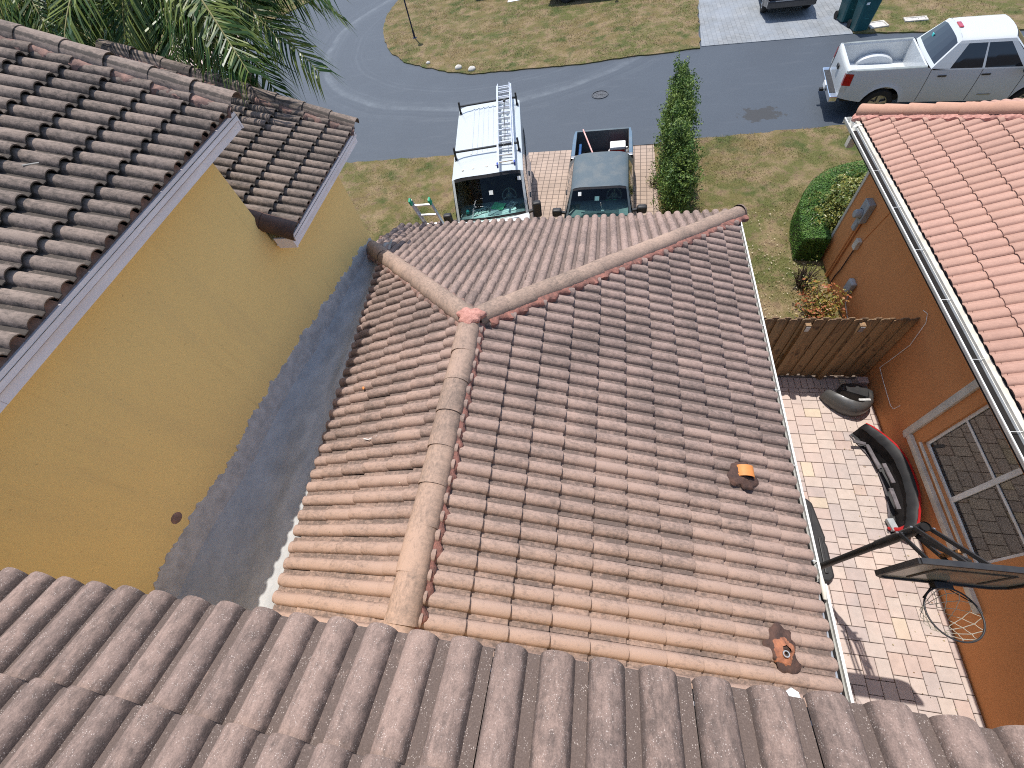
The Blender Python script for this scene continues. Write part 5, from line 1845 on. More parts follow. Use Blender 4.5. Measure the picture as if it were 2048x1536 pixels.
for y in (-0.42, -0.28, -0.14, 0.0, 0.14, 0.28, 0.42):                # pressed ribs of the roof
    MB().box(0.35, 2.75, y - 0.022, y + 0.022, 2.285, 2.313 - 0.02 * (y / 0.88) ** 2).build('roof_rib', MAT['p_white'], vn, None, 0.008)
for s in (3.30, 3.30, 3.30, 3.30, 3.30):
    pass
for y in (-0.62, -0.35, 0.0, 0.25, 0.66):
    MB().lathe([(0, 0.012), (0.028, 0.01), (0.032, 0.0)], 12, (3.42, y, 2.30 - 0.02 * (y / 0.88) ** 2)).build('roof_plug', MAT['cream'], vn)
cabin(vn, 1.36, 2.6, 4.24, 0.86, 0.55, MAT['interior_g'], MAT['interior'], 0.45)
rackz = 2.43
for s in (0.35, 2.78):
    MB().beam((s, -0.86, rackz), (s, 0.86, rackz), 0.05, 0.035).build('rack_bar', MAT['black'], vn)
    for y in (-0.84, 0.84):
        MB().beam((s, y, 2.21), (s, y * 0.985, 2.55), 0.05, 0.05, (1, 0, 0)).build('rack_post', MAT['black'], vn)
        MB().box(s - 0.07, s + 0.07, y - 0.04, y + 0.04, 2.20, 2.25).build('rack_foot', MAT['black'], vn, None, 0.008)
    MB().tube([(s, 0.42, rackz), (s, 0.42, rackz + 0.15), (s + 0.03, 0.44, rackz + 0.16), (s + 0.03, 0.46, rackz)][:4], 0.008, 6).build('rack_hook', MAT['steel'], vn)
# sticker, papers, cup on the dashboard
for (y, t, w, h) in ((0.06, 0.62, 0.05, 0.05), (0.80, 0.86, 0.04, 0.045)):
    a = Vector((4.28, y, 1.42)).lerp(Vector((3.76, y, 2.26)), t)
    MB().obox(a + Vector((0.09, 0, 0.03)), (0, 1, 0), Vector((-0.54, 0, 0.86)).normalized(), Vector((0.86, 0, 0.54)).normalized(), w, h, 0.002).build('windscreen_sticker', MAT['paper'], vn)


def papers(name, root, items):
    for nm, x, y, z, w, d, a, mt in items:
        MB().obox((x, y, z), (math.cos(a), math.sin(a), 0.05), (-math.sin(a), math.cos(a), 0.03), (0, 0, 1), w / 2, d / 2, 0.003).build(nm, mt, root)


MAT['print'] = M('printed_sheet', C(0.75, 0.78, 0.75), C(0.10, 0.11, 0.11), 26, 0.8, lo=0.45, hi=0.55)
papers('paper', vn, [('paper', 4.00, 0.02, 1.455, 0.30, 0.36, 0.5, MAT['paper']), ('paper', 3.90, 0.16, 1.472, 0.28, 0.34, -0.4, MAT['green_paper']), ('printed_sheet', 3.98, -0.30, 1.46, 0.28, 0.46, 0.25, MAT['print']),
                     ('printed_sheet', 4.08, -0.12, 1.435, 0.22, 0.40, -0.2, MAT['print']), ('paper', 4.06, 0.40, 1.44, 0.20, 0.44, 0.2, MAT['paper']), ('printed_sheet', 3.90, 0.52, 1.465, 0.22, 0.26, 0.9, MAT['print'])])
MB().lathe([(0, 0), (0.04, 0), (0.05, 0.12), (0, 0.12)], 16, (3.92, -0.66, 1.48), (0, 1, 0), (0.3, 0, 1), (1, 0, 0)).build('cup', MAT['teal'], vn, 40)
MB().box(3.74, 3.88, -0.45, -0.3, 1.44, 1.50).build('dark_pouch', MAT['black'], vn, None, 0.02)

for y0, y1 in ((-0.62, -0.05), (0.08, 0.68)):
    MB().tube([(4.33, y0, 1.45), (4.36, (y0 + y1) / 2, 1.475), (4.33, y1, 1.47)], 0.011, 5).build('wiper', MAT['black'], vn)
for y0, y1 in ((-0.60, -0.06), (0.04, 0.60)):
    MB().tube([(4.11, y0, 1.19), (4.13, (y0 + y1) / 2, 1.205), (4.10, y1, 1.20)], 0.010, 5).build('wiper', MAT['black'], dk)

# ---- ladder lying on the van rack
MATL = MAT['alu']


def ladder(name, label, loc, rz, length, width, n, rail, tip=None):
    """ladder lying along +x; origin at one end"""
    root = empty(name, loc, 0, label, 'ladder')
    for y in (-width / 2, width / 2):
        r = MB()
        r.box(0, length, y - 0.012, y + 0.012, 0, rail)
        r.box(0, length, y - 0.026 * (1 if y > 0 else -1) - 0.014, y - 0.026 * (1 if y > 0 else -1) + 0.014, rail - 0.012, rail - 0.002)
        r.build('rail', MATL, root)
        if tip:
            MB().box(-0.05, 0.06, y - 0.02, y + 0.02, -0.01, rail + 0.012).build('end_cap', tip, root, None, 0.01)
    for k in range(n):
        x = 0.14 + (length - 0.28) * k / (n - 1)
        MB().beam((x, -width / 2 + 0.012, rail / 2), (x, width / 2 - 0.012, rail / 2), 0.034, 0.026).build('rung', MATL, root)
    return root


MAT['blue_cap'] = M('blue_rubber', C(0.03, 0.06, 0.30), C(0.04, 0.08, 0.35), 6, 0.5)
MAT['green_cap'] = M('green_rubber', C(0.02, 0.30, 0.16), C(0.03, 0.36, 0.2), 6, 0.5)
ld = ladder('extension_ladder', 'aluminium extension ladder lying on the roof rack of the van', (-2.32, 9.86, 2.465), 0, 4.10, 0.42, 14, 0.075, MAT['blue_cap'])
ld.rotation_euler = (0, 0, math.radians(90 + 8.9))
for y in (-0.17, 0.17):                                               # second, sliding section
    r = MB()
    r.box(0.75, 4.02, y - 0.011, y + 0.011, 0.079, 0.15)
    r.build('fly_rail', MATL, ld)
for k in range(11):
    x = 0.88 + 3.0 * k / 10
    MB().beam((x, -0.16, 0.115), (x, 0.16, 0.115), 0.034, 0.026).build('fly_rung', MATL, ld)
MB().tube([(0.9, 0.0, 0.14), (1.5, -0.015, 0.13), (2.3, 0.01, 0.135), (2.95, -0.02, 0.14)], 0.009, 6).build('rope', MAT['black'], ld)
MB().box(2.90, 3.0, -0.05, 0.02, 0.13, 0.18).build('pulley', MAT['black'], ld, None, 0.01)

# ---- ladder leaning on the front eave
lean = ladder('leaning_ladder', 'aluminium ladder with green tips leaning on the front eave', (-3.55, 8.32, 0.03), 0, 3.62, 0.41, 11, 0.07)
ang = math.atan2(3.3, 1.22)
ld_d = Vector((0, -math.cos(ang), math.sin(ang)))
ld_y = Vector((1, 0, 0))
ld_z = ld_d.cross(ld_y)
lean.matrix_basis = Matrix.Translation((-3.55, 8.43, 0.03)) @ Matrix((ld_d, ld_y, ld_z)).transposed().to_4x4()
for y in (-0.205, 0.205):
    MB().box(3.52, 3.66, y - 0.022, y + 0.022, -0.012, 0.082).build('tip', MAT['green_cap'], lean, None, 0.012)

# ---- cars across the street
def suv(label, loc, yaw, pm, name='parked_car'):
    P = dict(name=name, label=label, cat='car', loc=loc, yaw=yaw,
             L=4.75, W=1.92, paint=pm, belt=[(0, 1.08), (3.2, 1.02), (3.6, 0.98), (4.4, 0.86), (4.75, 0.74)],
             plan=[(0, 0.90), (0.3, 0.97), (0.7, 1.0), (3.8, 1.0), (4.4, 0.94), (4.75, 0.80)], sill=[(0, 0.42), (0.5, 0.34), (2, 0.30), (4, 0.30), (4.75, 0.34)],
             arches=[(0.9, 0.40), (3.78, 0.40)], zc=0.35, wr_=0.35, gh=(3.45, 2.75, 0.45, 0.06), zr=1.68, wr=0.66, nose=0.2, crown=0.05, bow=0.1,
             win=[(0.5, 1.2), (1.26, 2.2), (2.26, 3.25)], mirror=(3.25, 1.05, 0.16, 0.2, pm), seams=(1.23, 2.23, 3.35), handles=((1.45, 0.9), (2.4, 0.9)), bump=pm)
    r, ysS, bS, zS = vehicle(P)
    MB().box(-0.112, -0.09, -0.62, 0.62, 0.62, 0.65).build('chrome_strip', MAT['chrome'], r)
    for sd in (1, -1):
        MB().box(-0.03, 0.12, sd * 0.80 - 0.08, sd * 0.80 + 0.08, 0.82, 1.02).build('tail_light', MAT['red_lens'], r, None, 0.02)
    return r


suv('black car parked on the grey driveway across the street, cut by the top edge', (7.15, 23.1, 0.02), math.radians(86), MAT['p_black'])
suv('navy car standing side on beyond the island lawn at the top edge', (-2.95, 28.95, 0.045), math.radians(-4), MAT['p_navy'])
suv('black car behind the island lawn, left of the white path', (-6.5, 30.4, 0.045), math.radians(88), MAT['p_black'])
pth = slab('footpath', [(-5.35, 29.3), (-4.1, 29.45), (-4.0, 40), (-5.3, 40)], 0.03, 0.06, MAT['paper'])

# ---- wheeled bins
def bin_(label, loc, rz):
    r = empty('wheeled_bin', loc, rz, label, 'bin', 'wheeled bins at the end of the driveway')
    mt = MAT['bin']
    b = MB()
    rows = []
    for z, w, d in ((0.04, 0.22, 0.24), (0.06, 0.235, 0.26), (0.85, 0.275, 0.32), (0.97, 0.285, 0.335), (0.975, 0.30, 0.35), (1.02, 0.30, 0.35)):
        c = 0.05
        rows.append([(w - c, -d, z), (w, -d + c, z), (w, d - c, z), (w - c, d, z), (-w + c, d, z), (-w, d - c, z), (-w, -d + c, z), (-w + c, -d, z), (w - c, -d, z)])
    b.grid(rows)
    b.build('body', mt, r, 35)
    MB().box(-0.30, 0.30, -0.38, 0.36, 1.022, 1.07).build('lid', mt, r, 40, 0.03)
    MB().tube([(-0.24, 0.40, 1.0), (0.24, 0.40, 1.0)], 0.018, 8).build('handle', mt, r)
    for x in (-0.24, 0.24):
        MB().lathe([(0.0, -0.03), (0.13, -0.03), (0.13, 0.03), (0.0, 0.03)], 18, (x, 0.28, 0.13), (0, 1, 0), (0, 0, 1), (1, 0, 0)).build('wheel', MAT['rubber'], r, 40)
    for z in (0.42, 0.84):
        MB().box(-0.06, 0.08, -0.31 if z > 0.5 else -0.293, -0.28, z, z + 0.016).build('grip_bar', MAT['teal2'], r)
    MB().box(-0.22, -0.12, -0.335, -0.31, 0.86, 0.93).build('sticker', MAT['paper'], r)
    return r


MAT['bin'] = M('teal_bin', C(0.008, 0.075, 0.085), C(0.012, 0.09, 0.10), 4, 0.45, spec=0.4)
MAT['teal2'] = M('pale_teal', C(0.05, 0.2, 0.2), C(0.06, 0.22, 0.22), 4, 0.5)
bin_('dark teal wheeled bin standing at the road edge beside the grey driveway', (9.28, 21.42, 0.0), math.radians(4))
bin_('teal wheeled bin half hidden behind the front one', (9.05, 22.30, 0.02), math.radians(8))

# ---- small street things
mc = empty('manhole_cover', (-0.21, 18.34, 0.004), 0, 'round manhole cover in the asphalt street', 'manhole cover')
MAT['iron'] = M('tarred_iron', C(0.10, 0.107, 0.118), C(0.05, 0.052, 0.055), 16, 0.6, 0.6, 40)
MB().lathe([(0, 0.006), (0.26, 0.006), (0.262, 0.0)], 32).build('lid', MAT['iron'], mc, 40)
MB().ring((0, 0, 0.004), 0.30, 0.022, 36, 6).build('frame', MAT['iron'], mc, 60)
for k in range(4):
    a = k * math.pi / 4
    MB().beam((-0.22 * math.cos(a), -0.22 * math.sin(a), 0.008), (0.22 * math.cos(a), 0.22 * math.sin(a), 0.008), 0.02, 0.006).build('lid_rib', MAT['iron'], mc)
MAT['concrete'] = M('pale_concrete', C(0.55, 0.52, 0.47), C(0.4, 0.38, 0.34), 6, 0.9, 0.4, 50)
for nm, lab, x, y, w, d, a in (('meter_lid', 'concrete meter box lid beside the teal bin', 9.92, 21.50, 0.62, 0.50, 0.1), ('meter_lid', 'concrete meter box lid in the grass above the white pickup', 11.2, 21.6, 0.72, 0.34, -0.1)):
    r = empty(nm, (x, y, 0.045), a, lab, 'meter lid')
    f = MB()
    for x0, x1, y0, y1 in ((-w / 2, w / 2, -d / 2, -d / 2 + 0.06), (-w / 2, w / 2, d / 2 - 0.06, d / 2), (-w / 2, -w / 2 + 0.06, -d / 2 + 0.06, d / 2 - 0.06), (w / 2 - 0.06, w / 2, -d / 2 + 0.06, d / 2 - 0.06)):
        f.box(x0, x1, y0, y1, 0, 0.04)
    f.build('frame', MAT['concrete'], r)
    MB().box(-w / 2 + 0.062, w / 2 - 0.062, -d / 2 + 0.062, d / 2 - 0.062, 0, 0.025).build('lid', MAT['band'], r)
for i, (x, y, s, lab) in enumerate(((-8.31, 22.86, 0.10, 'small white stone left of the pair at the lawn edge'), (-6.63, 21.98, 0.16, 'left of two white stones at the tip of the island lawn'), (-5.94, 21.66, 0.17, 'right of two white stones at the tip of the island lawn'))):
    bm = bmesh.new()
    bmesh.ops.create_icosphere(bm, subdivisions=3, radius=s)
    for v in bm.verts:
        v.co *= 1 + 0.10 * math.sin(5 * v.co.x / s + i) * math.cos(4 * v.co.y / s)
        v.co.z *= 0.65
    me = bpy.data.meshes.new('stone')
    bm.to_mesh(me)
    bm.free()
    o = link_mesh('stone', me, MAT['concrete'])
    o.location = (x, y, 0.07)
    tag(o, lab, 'stone')

lp = empty('lamp_post', (-9.87, 26.15, 0.04), 0, 'slim dark lamp post on the island lawn', 'lamp post')
MAT['navy'] = M('navy_enamel', C(0.012, 0.016, 0.045), C(0.02, 0.022, 0.05), 6, 0.4)
MB().tube([(0, 0, 0), (0, 0, 0.35), (0, 0, 0.36), (0, 0, 3.1)], [0.05, 0.05, 0.035, 0.035], 12).build('pole', MAT['navy'], lp, 50)
MB().lathe([(0.05, 0), (0.13, 0.1), (0.15, 0.32), (0.02, 0.42), (0, 0.45)], 16, (0, 0, 3.1)).build('lantern', MAT['navy'], lp, 40)
MB().lathe([(0.12, 0), (0.10, 0.02), (0.05, 0.04)], 16, (0, 0, 0)).build('base', MAT['navy'], lp, 40)

# ================================================================== PLANTS
MAT['palm'] = leaf_mat('palm_leaflet', C(0.014, 0.05, 0.010), C(0.075, 0.145, 0.025), C(0.16, 0.20, 0.04), 0.38)
MAT['stem'] = M('palm_stem', C(0.22, 0.21, 0.07), C(0.15, 0.13, 0.05), 6, 0.6)
MAT['trunk'] = M('palm_trunk', C(0.20, 0.17, 0.14), C(0.12, 0.10, 0.085), 9, 0.95, 0.6, 30, stretch=(1, 1, 4))
MAT['bark'] = M('shrub_bark', C(0.12, 0.09, 0.065), C(0.07, 0.055, 0.04), 9, 0.95)


def frond(root, c, tip, arch, n=78, ll=0.70, seed=0):
    rs = random.Random(seed)
    c, tip = Vector(c), Vector(tip)
    mid = (c + tip) / 2 + Vector((0, 0, arch))
    L = (tip - c).length
    pts = []
    K = 18
    for i in range(K + 1):
        t = i / K
        pts.append(c * (1 - t) ** 2 + mid * 2 * t * (1 - t) + tip * t * t)
    m = MB()
    m.tube(pts, [0.028 * (1 - t / (K + 2)) + 0.003 for t in range(K + 1)], 5)
    st = m.build('frond', MAT['stem'], root)
    V, F = [], []
    for i in range(n):
        t = 0.12 + 0.88 * i / n
        f = t * K
        j = min(int(f), K - 1)
        p = pts[j].lerp(pts[j + 1], f - j)
        d = (pts[j + 1] - pts[j]).normalized()
        side = d.cross(Vector((0, 0, 1))).normalized()
        up = side.cross(d)
        l = ll * (0.45 + 0.9 * math.sin(math.pi * min(1, t * 0.92 + 0.06)) ** 0.8) * rs.uniform(0.8, 1.1)
        for s in (-1, 1):
            dirv = (d * rs.uniform(0.55, 0.9) + side * s * rs.uniform(0.55, 0.85) + up * rs.uniform(-0.05, 0.30)).normalized()
            a = p + d * rs.uniform(-0.02, 0.02)
            b = a + dirv * l * 0.5 + Vector((0, 0, -0.04 * l))
            e = a + dirv * l * 0.92 + Vector((0, 0, -l * rs.uniform(0.25, 0.60)))
            w = d * 0.021 + up * rs.uniform(-0.008, 0.008)
            k = len(V)
            V += [a - w * 0.6, a + w * 0.6, b + w, b - w, e]
            F += [(k, k + 1, k + 2, k + 3), (k + 3, k + 2, k + 4)]
    MB().add(V, F).build('leaflets', MAT['palm'], st)


def palm(label, base, crown, tips, nrand, seed, r=2.9):
    root = world_root(empty('palm_tree', base, 0, label, 'palm tree', 'palms behind the house'))
    b, c = Vector(base), Vector(crown)
    MB().tube([b, b.lerp(c, 0.3) + Vector((0.08, 0, 0)), b.lerp(c, 0.7) + Vector((0.05, 0.05, 0)), c + Vector((0, 0, 0.1))], [0.20, 0.15, 0.14, 0.12], 12).build('trunk', MAT['trunk'], root, 60)
    rs = random.Random(seed)
    for i, (t, a) in enumerate(tips):
        frond(root, c, t, a, seed=seed * 50 + i)
    for i in range(nrand):
        a = 2 * math.pi * (i + rs.uniform(-0.3, 0.3)) / nrand
        rr = r * rs.uniform(0.75, 1.0)
        frond(root, c, c + Vector((rr * math.cos(a), rr * math.sin(a), rs.uniform(-1.6, 0.5))), rs.uniform(0.5, 0.9), 52, seed=seed * 50 + 30 + i)
    return root


palm('feathery palm whose fronds hang over the small wing roof', (-6.9, 8.7, 0.04), (-6.9, 8.6, 7.2),
     [((-4.62, 7.55, 5.62), 0.5), ((-4.95, 8.5, 6.3), 0.4), ((-5.35, 7.25, 5.45), 0.55), ((-4.95, 6.35, 6.15), 0.5), ((-6.35, 6.75, 6.1), 0.5), ((-5.9, 7.0, 5.8), 0.5), ((-7.7, 7.3, 6.1), 0.5), ((-5.0, 7.5, 6.1), 0.5), ((-6.8, 7.1, 5.9), 0.6), ((-7.2, 6.9, 6.4), 0.6), ((-5.6, 6.9, 6.3), 0.6)], 11, 3)
palm('feathery palm at the top left corner behind the upper roof', (-10.6, 10.2, 0.04), (-10.4, 9.6, 7.4),
     [((-9.2, 7.9, 6.35), 0.5), ((-9.9, 8.0, 6.2), 0.5), ((-8.4, 8.2, 6.2), 0.5), ((-10.9, 8.1, 6.3), 0.5), ((-8.2, 9.0, 6.0), 0.5), ((-11.8, 8.4, 6.5), 0.4), ((-9.5, 8.2, 6.0), 0.6), ((-8.7, 8.6, 5.8), 0.6), ((-10.4, 7.9, 6.5), 0.6), ((-9.0, 8.8, 5.4), 0.6)], 11, 9)


def leaves(name, pts, nrm, size, mat, root, curl=0.3, spread=0.9, aspect=0.5):
    """leaf-sized folded quads at pts, facing roughly along nrm"""
    n = len(pts)
    d = nrm + rng.normal(0, spread, (n, 3))
    d /= np.linalg.norm(d, axis=1)[:, None] + 1e-9
    a = rng.normal(0, 1, (n, 3))
    a -= d * (a * d).sum(1)[:, None]
    a /= np.linalg.norm(a, axis=1)[:, None] + 1e-9
    b = np.cross(d, a)
    s = size * rng.uniform(0.6, 1.25, n)[:, None]
    w = s * aspect
    V = np.empty((n * 4, 3))
    V[0::4] = pts - a * s * 0.5
    V[1::4] = pts + b * w * 0.5 + d * s * curl * 0.3
    V[2::4] = pts + a * s * 0.5
    V[3::4] = pts - b * w * 0.5 + d * s * curl * 0.3
    F = np.empty((n * 2, 3), int)
    k = np.arange(n) * 4
    F[0::2] = np.stack([k, k + 1, k + 2], 1)
    F[1::2] = np.stack([k, k + 2, k + 3], 1)
    return np_mesh(name, V, F, mat, root)


def blob_points(n, c, r, fill=0.35, lump=0.25, seed=0):
    """points over a lumpy ellipsoid, mostly near its surface; returns points and outward normals"""
    g_ = np.random.default_rng(seed)
    u = g_.normal(0, 1, (n, 3))
    u /= np.linalg.norm(u, axis=1)[:, None]
    ph = g_.uniform(0, 6.28, 9)
    k = 1 + lump * (0.4 * np.sin(4 * u[:, 0] + ph[0]) * np.sin(5 * u[:, 1] + ph[1]) + 0.4 * np.sin(7 * u[:, 2] + ph[2] + 3 * u[:, 0]) + 0.3 * np.sin(11 * u[:, 1] + ph[3]) * np.sin(9 * u[:, 2] + ph[4]))
    t = 1 - fill * g_.random(n) ** 2
    p = np.array(c) + u * np.array(r) * (k * t)[:, None]
    return p, u


MAT['hedge'] = leaf_mat('hedge_leaf', C(0.025, 0.065, 0.012), C(0.105, 0.19, 0.03), C(0.17, 0.24, 0.05))
MAT['box'] = leaf_mat('clipped_leaf', C(0.03, 0.095, 0.014), C(0.075, 0.18, 0.024), C(0.11, 0.21, 0.035))
MAT['bush'] = leaf_mat('glossy_leaf', C(0.06, 0.10, 0.02), C(0.15, 0.19, 0.045), C(0.25, 0.25, 0.06), 0.35)
MAT['croton'] = leaf_mat('croton_leaf', C(0.20, 0.19, 0.04), C(0.33, 0.26, 0.06), C(0.40, 0.13, 0.06), 0.4)
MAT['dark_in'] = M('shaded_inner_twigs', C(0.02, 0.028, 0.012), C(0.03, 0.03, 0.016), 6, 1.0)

# tall loose hedge between driveway and lawn: one shrub after another
for i, (x, y, w, d, h, lab) in enumerate(((1.98, 10.75, 0.42, 0.55, 1.75, 'nearest shrub of the tall hedge row beside the green pickup'), (2.00, 11.55, 0.46, 0.60, 2.0, 'second shrub of the tall hedge row beside the green pickup'),
                                          (1.98, 12.40, 0.47, 0.60, 2.15, 'middle shrub of the tall hedge row beside the green pickup'), (2.02, 13.20, 0.46, 0.60, 2.25, 'fourth shrub of the tall hedge row, toward the street'),
                                          (2.08, 13.95, 0.40, 0.52, 2.35, 'last and tallest shrub of the hedge row, nearest the street'))):
    root = world_root(empty('hedge_shrub', (x, y, 0.04), 0, lab, 'shrub', 'tall hedge row by the driveway'))
    st = MB()
    for k in range(5):
        a = k * 1.26
        st.tube([(x + 0.05 * math.cos(a), y + 0.05 * math.sin(a), 0.02), (x + 0.16 * math.cos(a), y + 0.2 * math.sin(a), h * 0.5), (x + 0.22 * math.cos(a + .5), y + 0.3 * math.sin(a + .5), h * 0.92)], [0.02, 0.014, 0.006], 5)
    st.build('stem', MAT['bark'], root)
    P_, N_ = [], []
    for k, (fz, fr) in enumerate(((0.25, 0.95), (0.5, 1.0), (0.75, 0.92), (0.93, 0.62))):
        p, u = blob_points(2300, (x + 0.10 * math.sin(3 * k + 2.3 * i), y + 0.10 * math.cos(2 * k + i), h * fz), (w * fr * random.uniform(0.8, 1.08), d * fr * random.uniform(0.8, 1.05), h * 0.22), 0.6, 0.75, 100 + i * 7 + k)
        P_.append(p)
        N_.append(u)
    # loose shoots standing out of the top
    for k in range(16):
        a, rr = random.uniform(0, 6.28), random.uniform(0, 0.42)
        q = np.array([x + rr * math.cos(a), y + rr * math.sin(a), h * random.uniform(0.55, 1.0)])
        tp = q + np.array([random.uniform(-.1, .2), random.uniform(-.1, .15), random.uniform(0.12, 0.42)])
        t = rng.random(24)[:, None]
        P_.append(q * (1 - t) + tp * t + rng.normal(0, 0.03, (24, 3)))
        N_.append(rng.normal(0, 1, (24, 3)))
    leaves('foliage', np.concatenate(P_), np.concatenate(N_) + np.array([0, 0, 0.4]), 0.068, MAT['hedge'], root)

# clipped box hedge curving round the bed by the orange house
ctr_line = [(7.3, 11.7), (6.45, 11.65), (5.75, 11.25), (5.28, 10.55), (5.06, 9.8), (4.98, 8.98)]


def smooth_line(P, n):
    P = [Vector((*p, 0)) for p in P]
    out = []
    for i in range(n + 1):
        t = i / n * (len(P) - 1)
        j = min(int(t), len(P) - 2)
        u = t - j
        p0, p1, p2, p3 = P[max(j - 1, 0)], P[j], P[j + 1], P[min(j + 2, len(P) - 1)]
        out.append(0.5 * ((2 * p1) + (p2 - p0) * u + (2 * p0 - 5 * p1 + 4 * p2 - p3) * u * u + (3 * p1 - p0 - 3 * p2 + p3) * u ** 3))
    return out


def clipped_hedge(line, w, h, label, n):
    cl = smooth_line(line, 40)
    root = world_root(empty('clipped_hedge', tuple(cl[20]), 0, label, 'hedge'))
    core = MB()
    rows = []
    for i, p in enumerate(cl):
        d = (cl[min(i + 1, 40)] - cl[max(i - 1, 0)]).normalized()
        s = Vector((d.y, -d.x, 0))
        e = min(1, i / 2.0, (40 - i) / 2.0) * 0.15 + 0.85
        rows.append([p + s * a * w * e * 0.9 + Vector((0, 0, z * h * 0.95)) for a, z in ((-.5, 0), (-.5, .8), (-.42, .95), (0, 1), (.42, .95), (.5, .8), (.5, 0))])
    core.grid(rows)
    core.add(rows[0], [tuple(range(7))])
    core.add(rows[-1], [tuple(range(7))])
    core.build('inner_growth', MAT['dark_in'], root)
    t = rng.random(n) * 40
    j = np.clip(t.astype(int), 0, 39)
    u = (t - j)[:, None]
    A = np.array([tuple(p) for p in cl])
    P_ = A[j] * (1 - u) + A[j + 1] * u
    D = A[j + 1] - A[j]
    D /= np.linalg.norm(D, axis=1)[:, None]
    S = np.stack([D[:, 1], -D[:, 0], np.zeros(n)], 1)
    q = rng.random(n)
    top = q < 0.5
    side = np.where(rng.random(n) < 0.5, -1.0, 1.0)
    off = np.where(top, rng.uniform(-.5, .5, n), side * 0.5) * w
    z = np.where(top, h, rng.uniform(0.03, h, n))
    # rounded shoulders
    rd = np.clip((np.abs(off) / (w / 2)) ** 6 * 0.05, 0, 0.05)
    z = z - np.where(top, rd, 0)
    P_ = P_ + S * off[:, None]
    P_[:, 2] = z + 0.03 + rng.normal(0, 0.014, n)
    N_ = np.where(top[:, None], np.array([[0, 0, 1.0]]), S * side[:, None])
    # closed ends
    k = n // 14
    for e, s in ((0, -1), (40, 1)):
        dd = (cl[min(e + 1, 40)] - cl[max(e - 1, 0)]).normalized() * s
        sv = Vector((dd.y, -dd.x, 0))
        o_ = rng.uniform(-.5, .5, k) * w
        z_ = rng.uniform(0.03, h, k)
        P2 = np.array(tuple(cl[e])) + np.outer(o_, np.array(tuple(sv))) + np.array(tuple(dd)) * 0.02
        P2[:, 2] = z_ + 0.02
        P_ = np.concatenate([P_, P2])
        N_ = np.concatenate([N_, np.tile(np.array(tuple(dd)), (k, 1))])
    leaves('foliage', P_, N_ * 1.6, 0.034, MAT['box'], root, 0.3, 0.6, 0.6)
    return root


clipped_hedge(ctr_line, 0.58, 0.68, 'clipped green hedge curving round the corner of the orange house', 24000)


def bush(name, label, c, r, n, size, mat, seed, twigs=14, cat='bush', fill=0.6, lump=0.45, aspect=0.5):
    root = world_root(empty(name, (c[0], c[1], 0.03), 0, label, cat))
    rs = random.Random(seed)
    t = MB()
    for k in range(twigs):
        a, rr = rs.uniform(0, 6.28), rs.uniform(0.4, 0.95)
        e = Vector((c[0] + r[0] * rr * math.cos(a), c[1] + r[1] * rr * math.sin(a), c[2] + r[2] * rs.uniform(-0.1, 0.85) * (1.1 - rr * 0.5)))
        b = Vector((c[0] + 0.08 * math.cos(a), c[1] + 0.08 * math.sin(a), 0.02))
        m_ = b.lerp(e, 0.5) + Vector((rs.uniform(-.06, .06), rs.uniform(-.06, .06), 0.08))
        t.tube([b, m_, e], [0.014, 0.009, 0.004], 5)
    t.build('twigs', MAT['bark'], root)
    if n:
        p, u = blob_points(n, c, r, fill, lump, seed)
        p[:, 2] = np.maximum(p[:, 2], 0.05)
        leaves('foliage', p, u + np.array([0, 0, 0.5]), size, mat, root, 0.3, 0.8, aspect)
    return root


bush('round_bush', 'glossy yellow green bush against the corner of the orange house', (5.62, 9.95, 0.55), (0.62, 0.72, 0.62), 3600, 0.085, MAT['bush'], 21)
bush('round_bush', 'second glossy bush behind the clipped hedge, nearer the street', (6.25, 10.75, 0.55), (0.70, 0.50, 0.60), 3000, 0.085, MAT['bush'], 22)
bush('croton_bush', 'yellow and orange leaved croton bush in front of the wooden fence', (4.78, 7.15, 0.42), (0.44, 0.62, 0.46), 1500, 0.075, MAT['croton'], 23, 26, 'bush', 0.8, 0.5)
bush('croton_bush', 'sparse croton with red tips touching the fence', (4.75, 6.35, 0.25), (0.38, 0.40, 0.30), 520, 0.07, MAT['croton'], 25, 18, 'bush', 0.8, 0.5)
bush('bare_bush', 'brown leafless twiggy bush below the clipped hedge', (4.72, 8.15, 0.35), (0.40, 0.40, 0.38), 160, 0.05, MAT['bush'], 24, 60)
bush('weed_clump', 'small dry weed at the driveway edge beside the hedge', (1.5, 12.55, 0.12), (0.22, 0.4, 0.16), 260, 0.045, MAT['bush'], 26, 14, 'weed', 0.8, 0.4)

# ------------------------------------------------------------------ litter on roofs and lawn
def bit(name, label, c, s, mat, seed, cat='debris', flat=0.5):
    bm = bmesh.new()
    bmesh.ops.create_icosphere(bm, subdivisions=2, radius=1)
    rs = random.Random(seed)
    for v in bm.verts:
        v.co *= rs.uniform(0.7, 1.2)
        v.co = Vector((v.co.x * s[0], v.co.y * s[1], v.co.z * s[2] * flat))
    me = bpy.data.meshes.new(name)
    bm.to_mesh(me)
    bm.free()
    o = link_mesh(name, me, mat)
    o.location = c
    o.rotation_euler = (0, 0, rs.uniform(0, 3))
    return tag(o, label, cat)


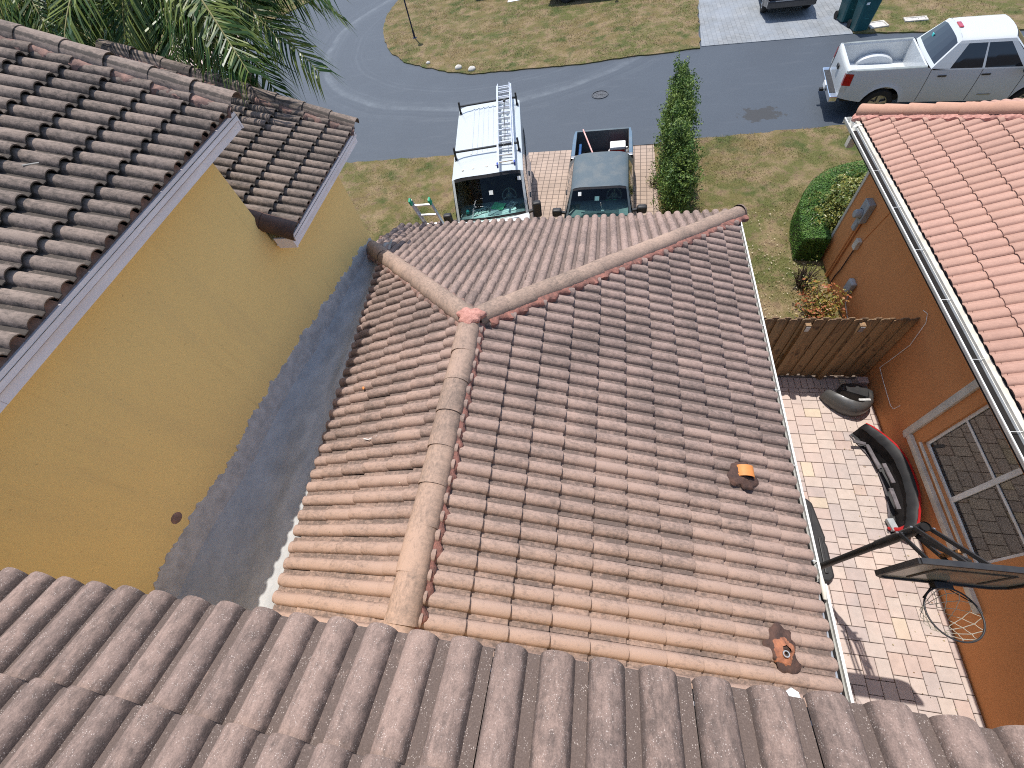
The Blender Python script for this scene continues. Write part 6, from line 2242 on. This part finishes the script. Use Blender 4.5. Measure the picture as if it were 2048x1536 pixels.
zl = lambda x: AZ - T * (AX - x)
bit('mortar_chip', 'pale broken mortar chip on the left slope beside the ridge', (-2.13, 0.62, zl(-2.13) + 0.085), (0.028, 0.022, 0.02), MAT['concrete'], 1)
bit('mortar_chip', 'smaller mortar chip right next to the pale broken one', (-2.085, 0.615, zl(-2.085) + 0.08), (0.02, 0.022, 0.018), MAT['concrete'], 2)
bit('tile_fragment', 'orange tile fragment on the shaded left slope', (-3.02, 2.62, zl(-3.02) + 0.07), (0.022, 0.018, 0.02), MAT['vent'], 3)
tw_ = MB().tube([(-2.66, 1.82, zl(-2.66) + 0.10), (-2.58, 1.80, zl(-2.58) + 0.10), (-2.46, 1.83, zl(-2.46) + 0.10)], 0.006, 5)
tag(tw_.build('plastic_strip', MAT['white_plastic']), 'thin white plastic strip lying on the left slope of the garage roof', 'debris')
sh = MB().prism([(0.645, -0.06, 6.43), (0.70, -0.06, 6.43), (0.69, -0.012, 6.43), (0.67, -0.002, 6.43), (0.65, -0.016, 6.43)], (0, 0, 0.008))
tag(sh.build('white_shard', MAT['white_plastic']), 'white shard poking out under the near eave tiles', 'debris')
st_ = MB().tube([(-4.75, 2.85, UE_Z + T * 0.82 + 0.11), (-4.68, 2.93, UE_Z + T * 0.75 + 0.11)], 0.006, 5)
tag(st_.build('dry_stalk', MAT['cream']), 'dry stalk lying on the upper left roof tiles', 'debris')


# dry leaves and grit lying about
MAT['dryleaf'] = leaf_mat('dry_leaf', C(0.42, 0.34, 0.2), C(0.6, 0.55, 0.42), C(0.2, 0.12, 0.06), 0.7)


def litter(name, label, pts, size):
    n = len(pts)
    o = leaves(name, pts, np.tile(np.array([[0.0, 0.0, 1.0]]), (n, 1)), size, MAT['dryleaf'], None, 0.5, 0.35, 0.55)
    return tag(o, label, 'leaf litter', kind='stuff')


n_ = 900
xl = rng.uniform(2.5, 4.9, n_)
yl = 5.8 + 5.2 * rng.random(n_) ** 1.7
litter('leaf_litter', 'pale fallen leaves on the lawn strip behind the fence', np.stack([xl, yl, np.full(n_, 0.085)], 1), 0.045)
n_ = 70
yl = rng.uniform(-0.1, 3.0, n_)
xl = AX - 0.2 - rng.random(n_) * 1.5
zl_ = AZ - T * (AX - xl) + 0.088
litter('leaf_litter', 'small pale flakes scattered on the left slope of the garage roof', np.stack([xl, yl, zl_], 1), 0.014)
n_ = 90
yl = rng.uniform(-0.3, 5.3, n_)
xl = 5.24 - np.abs(rng.normal(0, 0.45, n_))
litter('leaf_litter', 'few dry leaves blown along the orange wall on the patio', np.stack([xl, yl, np.full(n_, 0.056)], 1), 0.03)
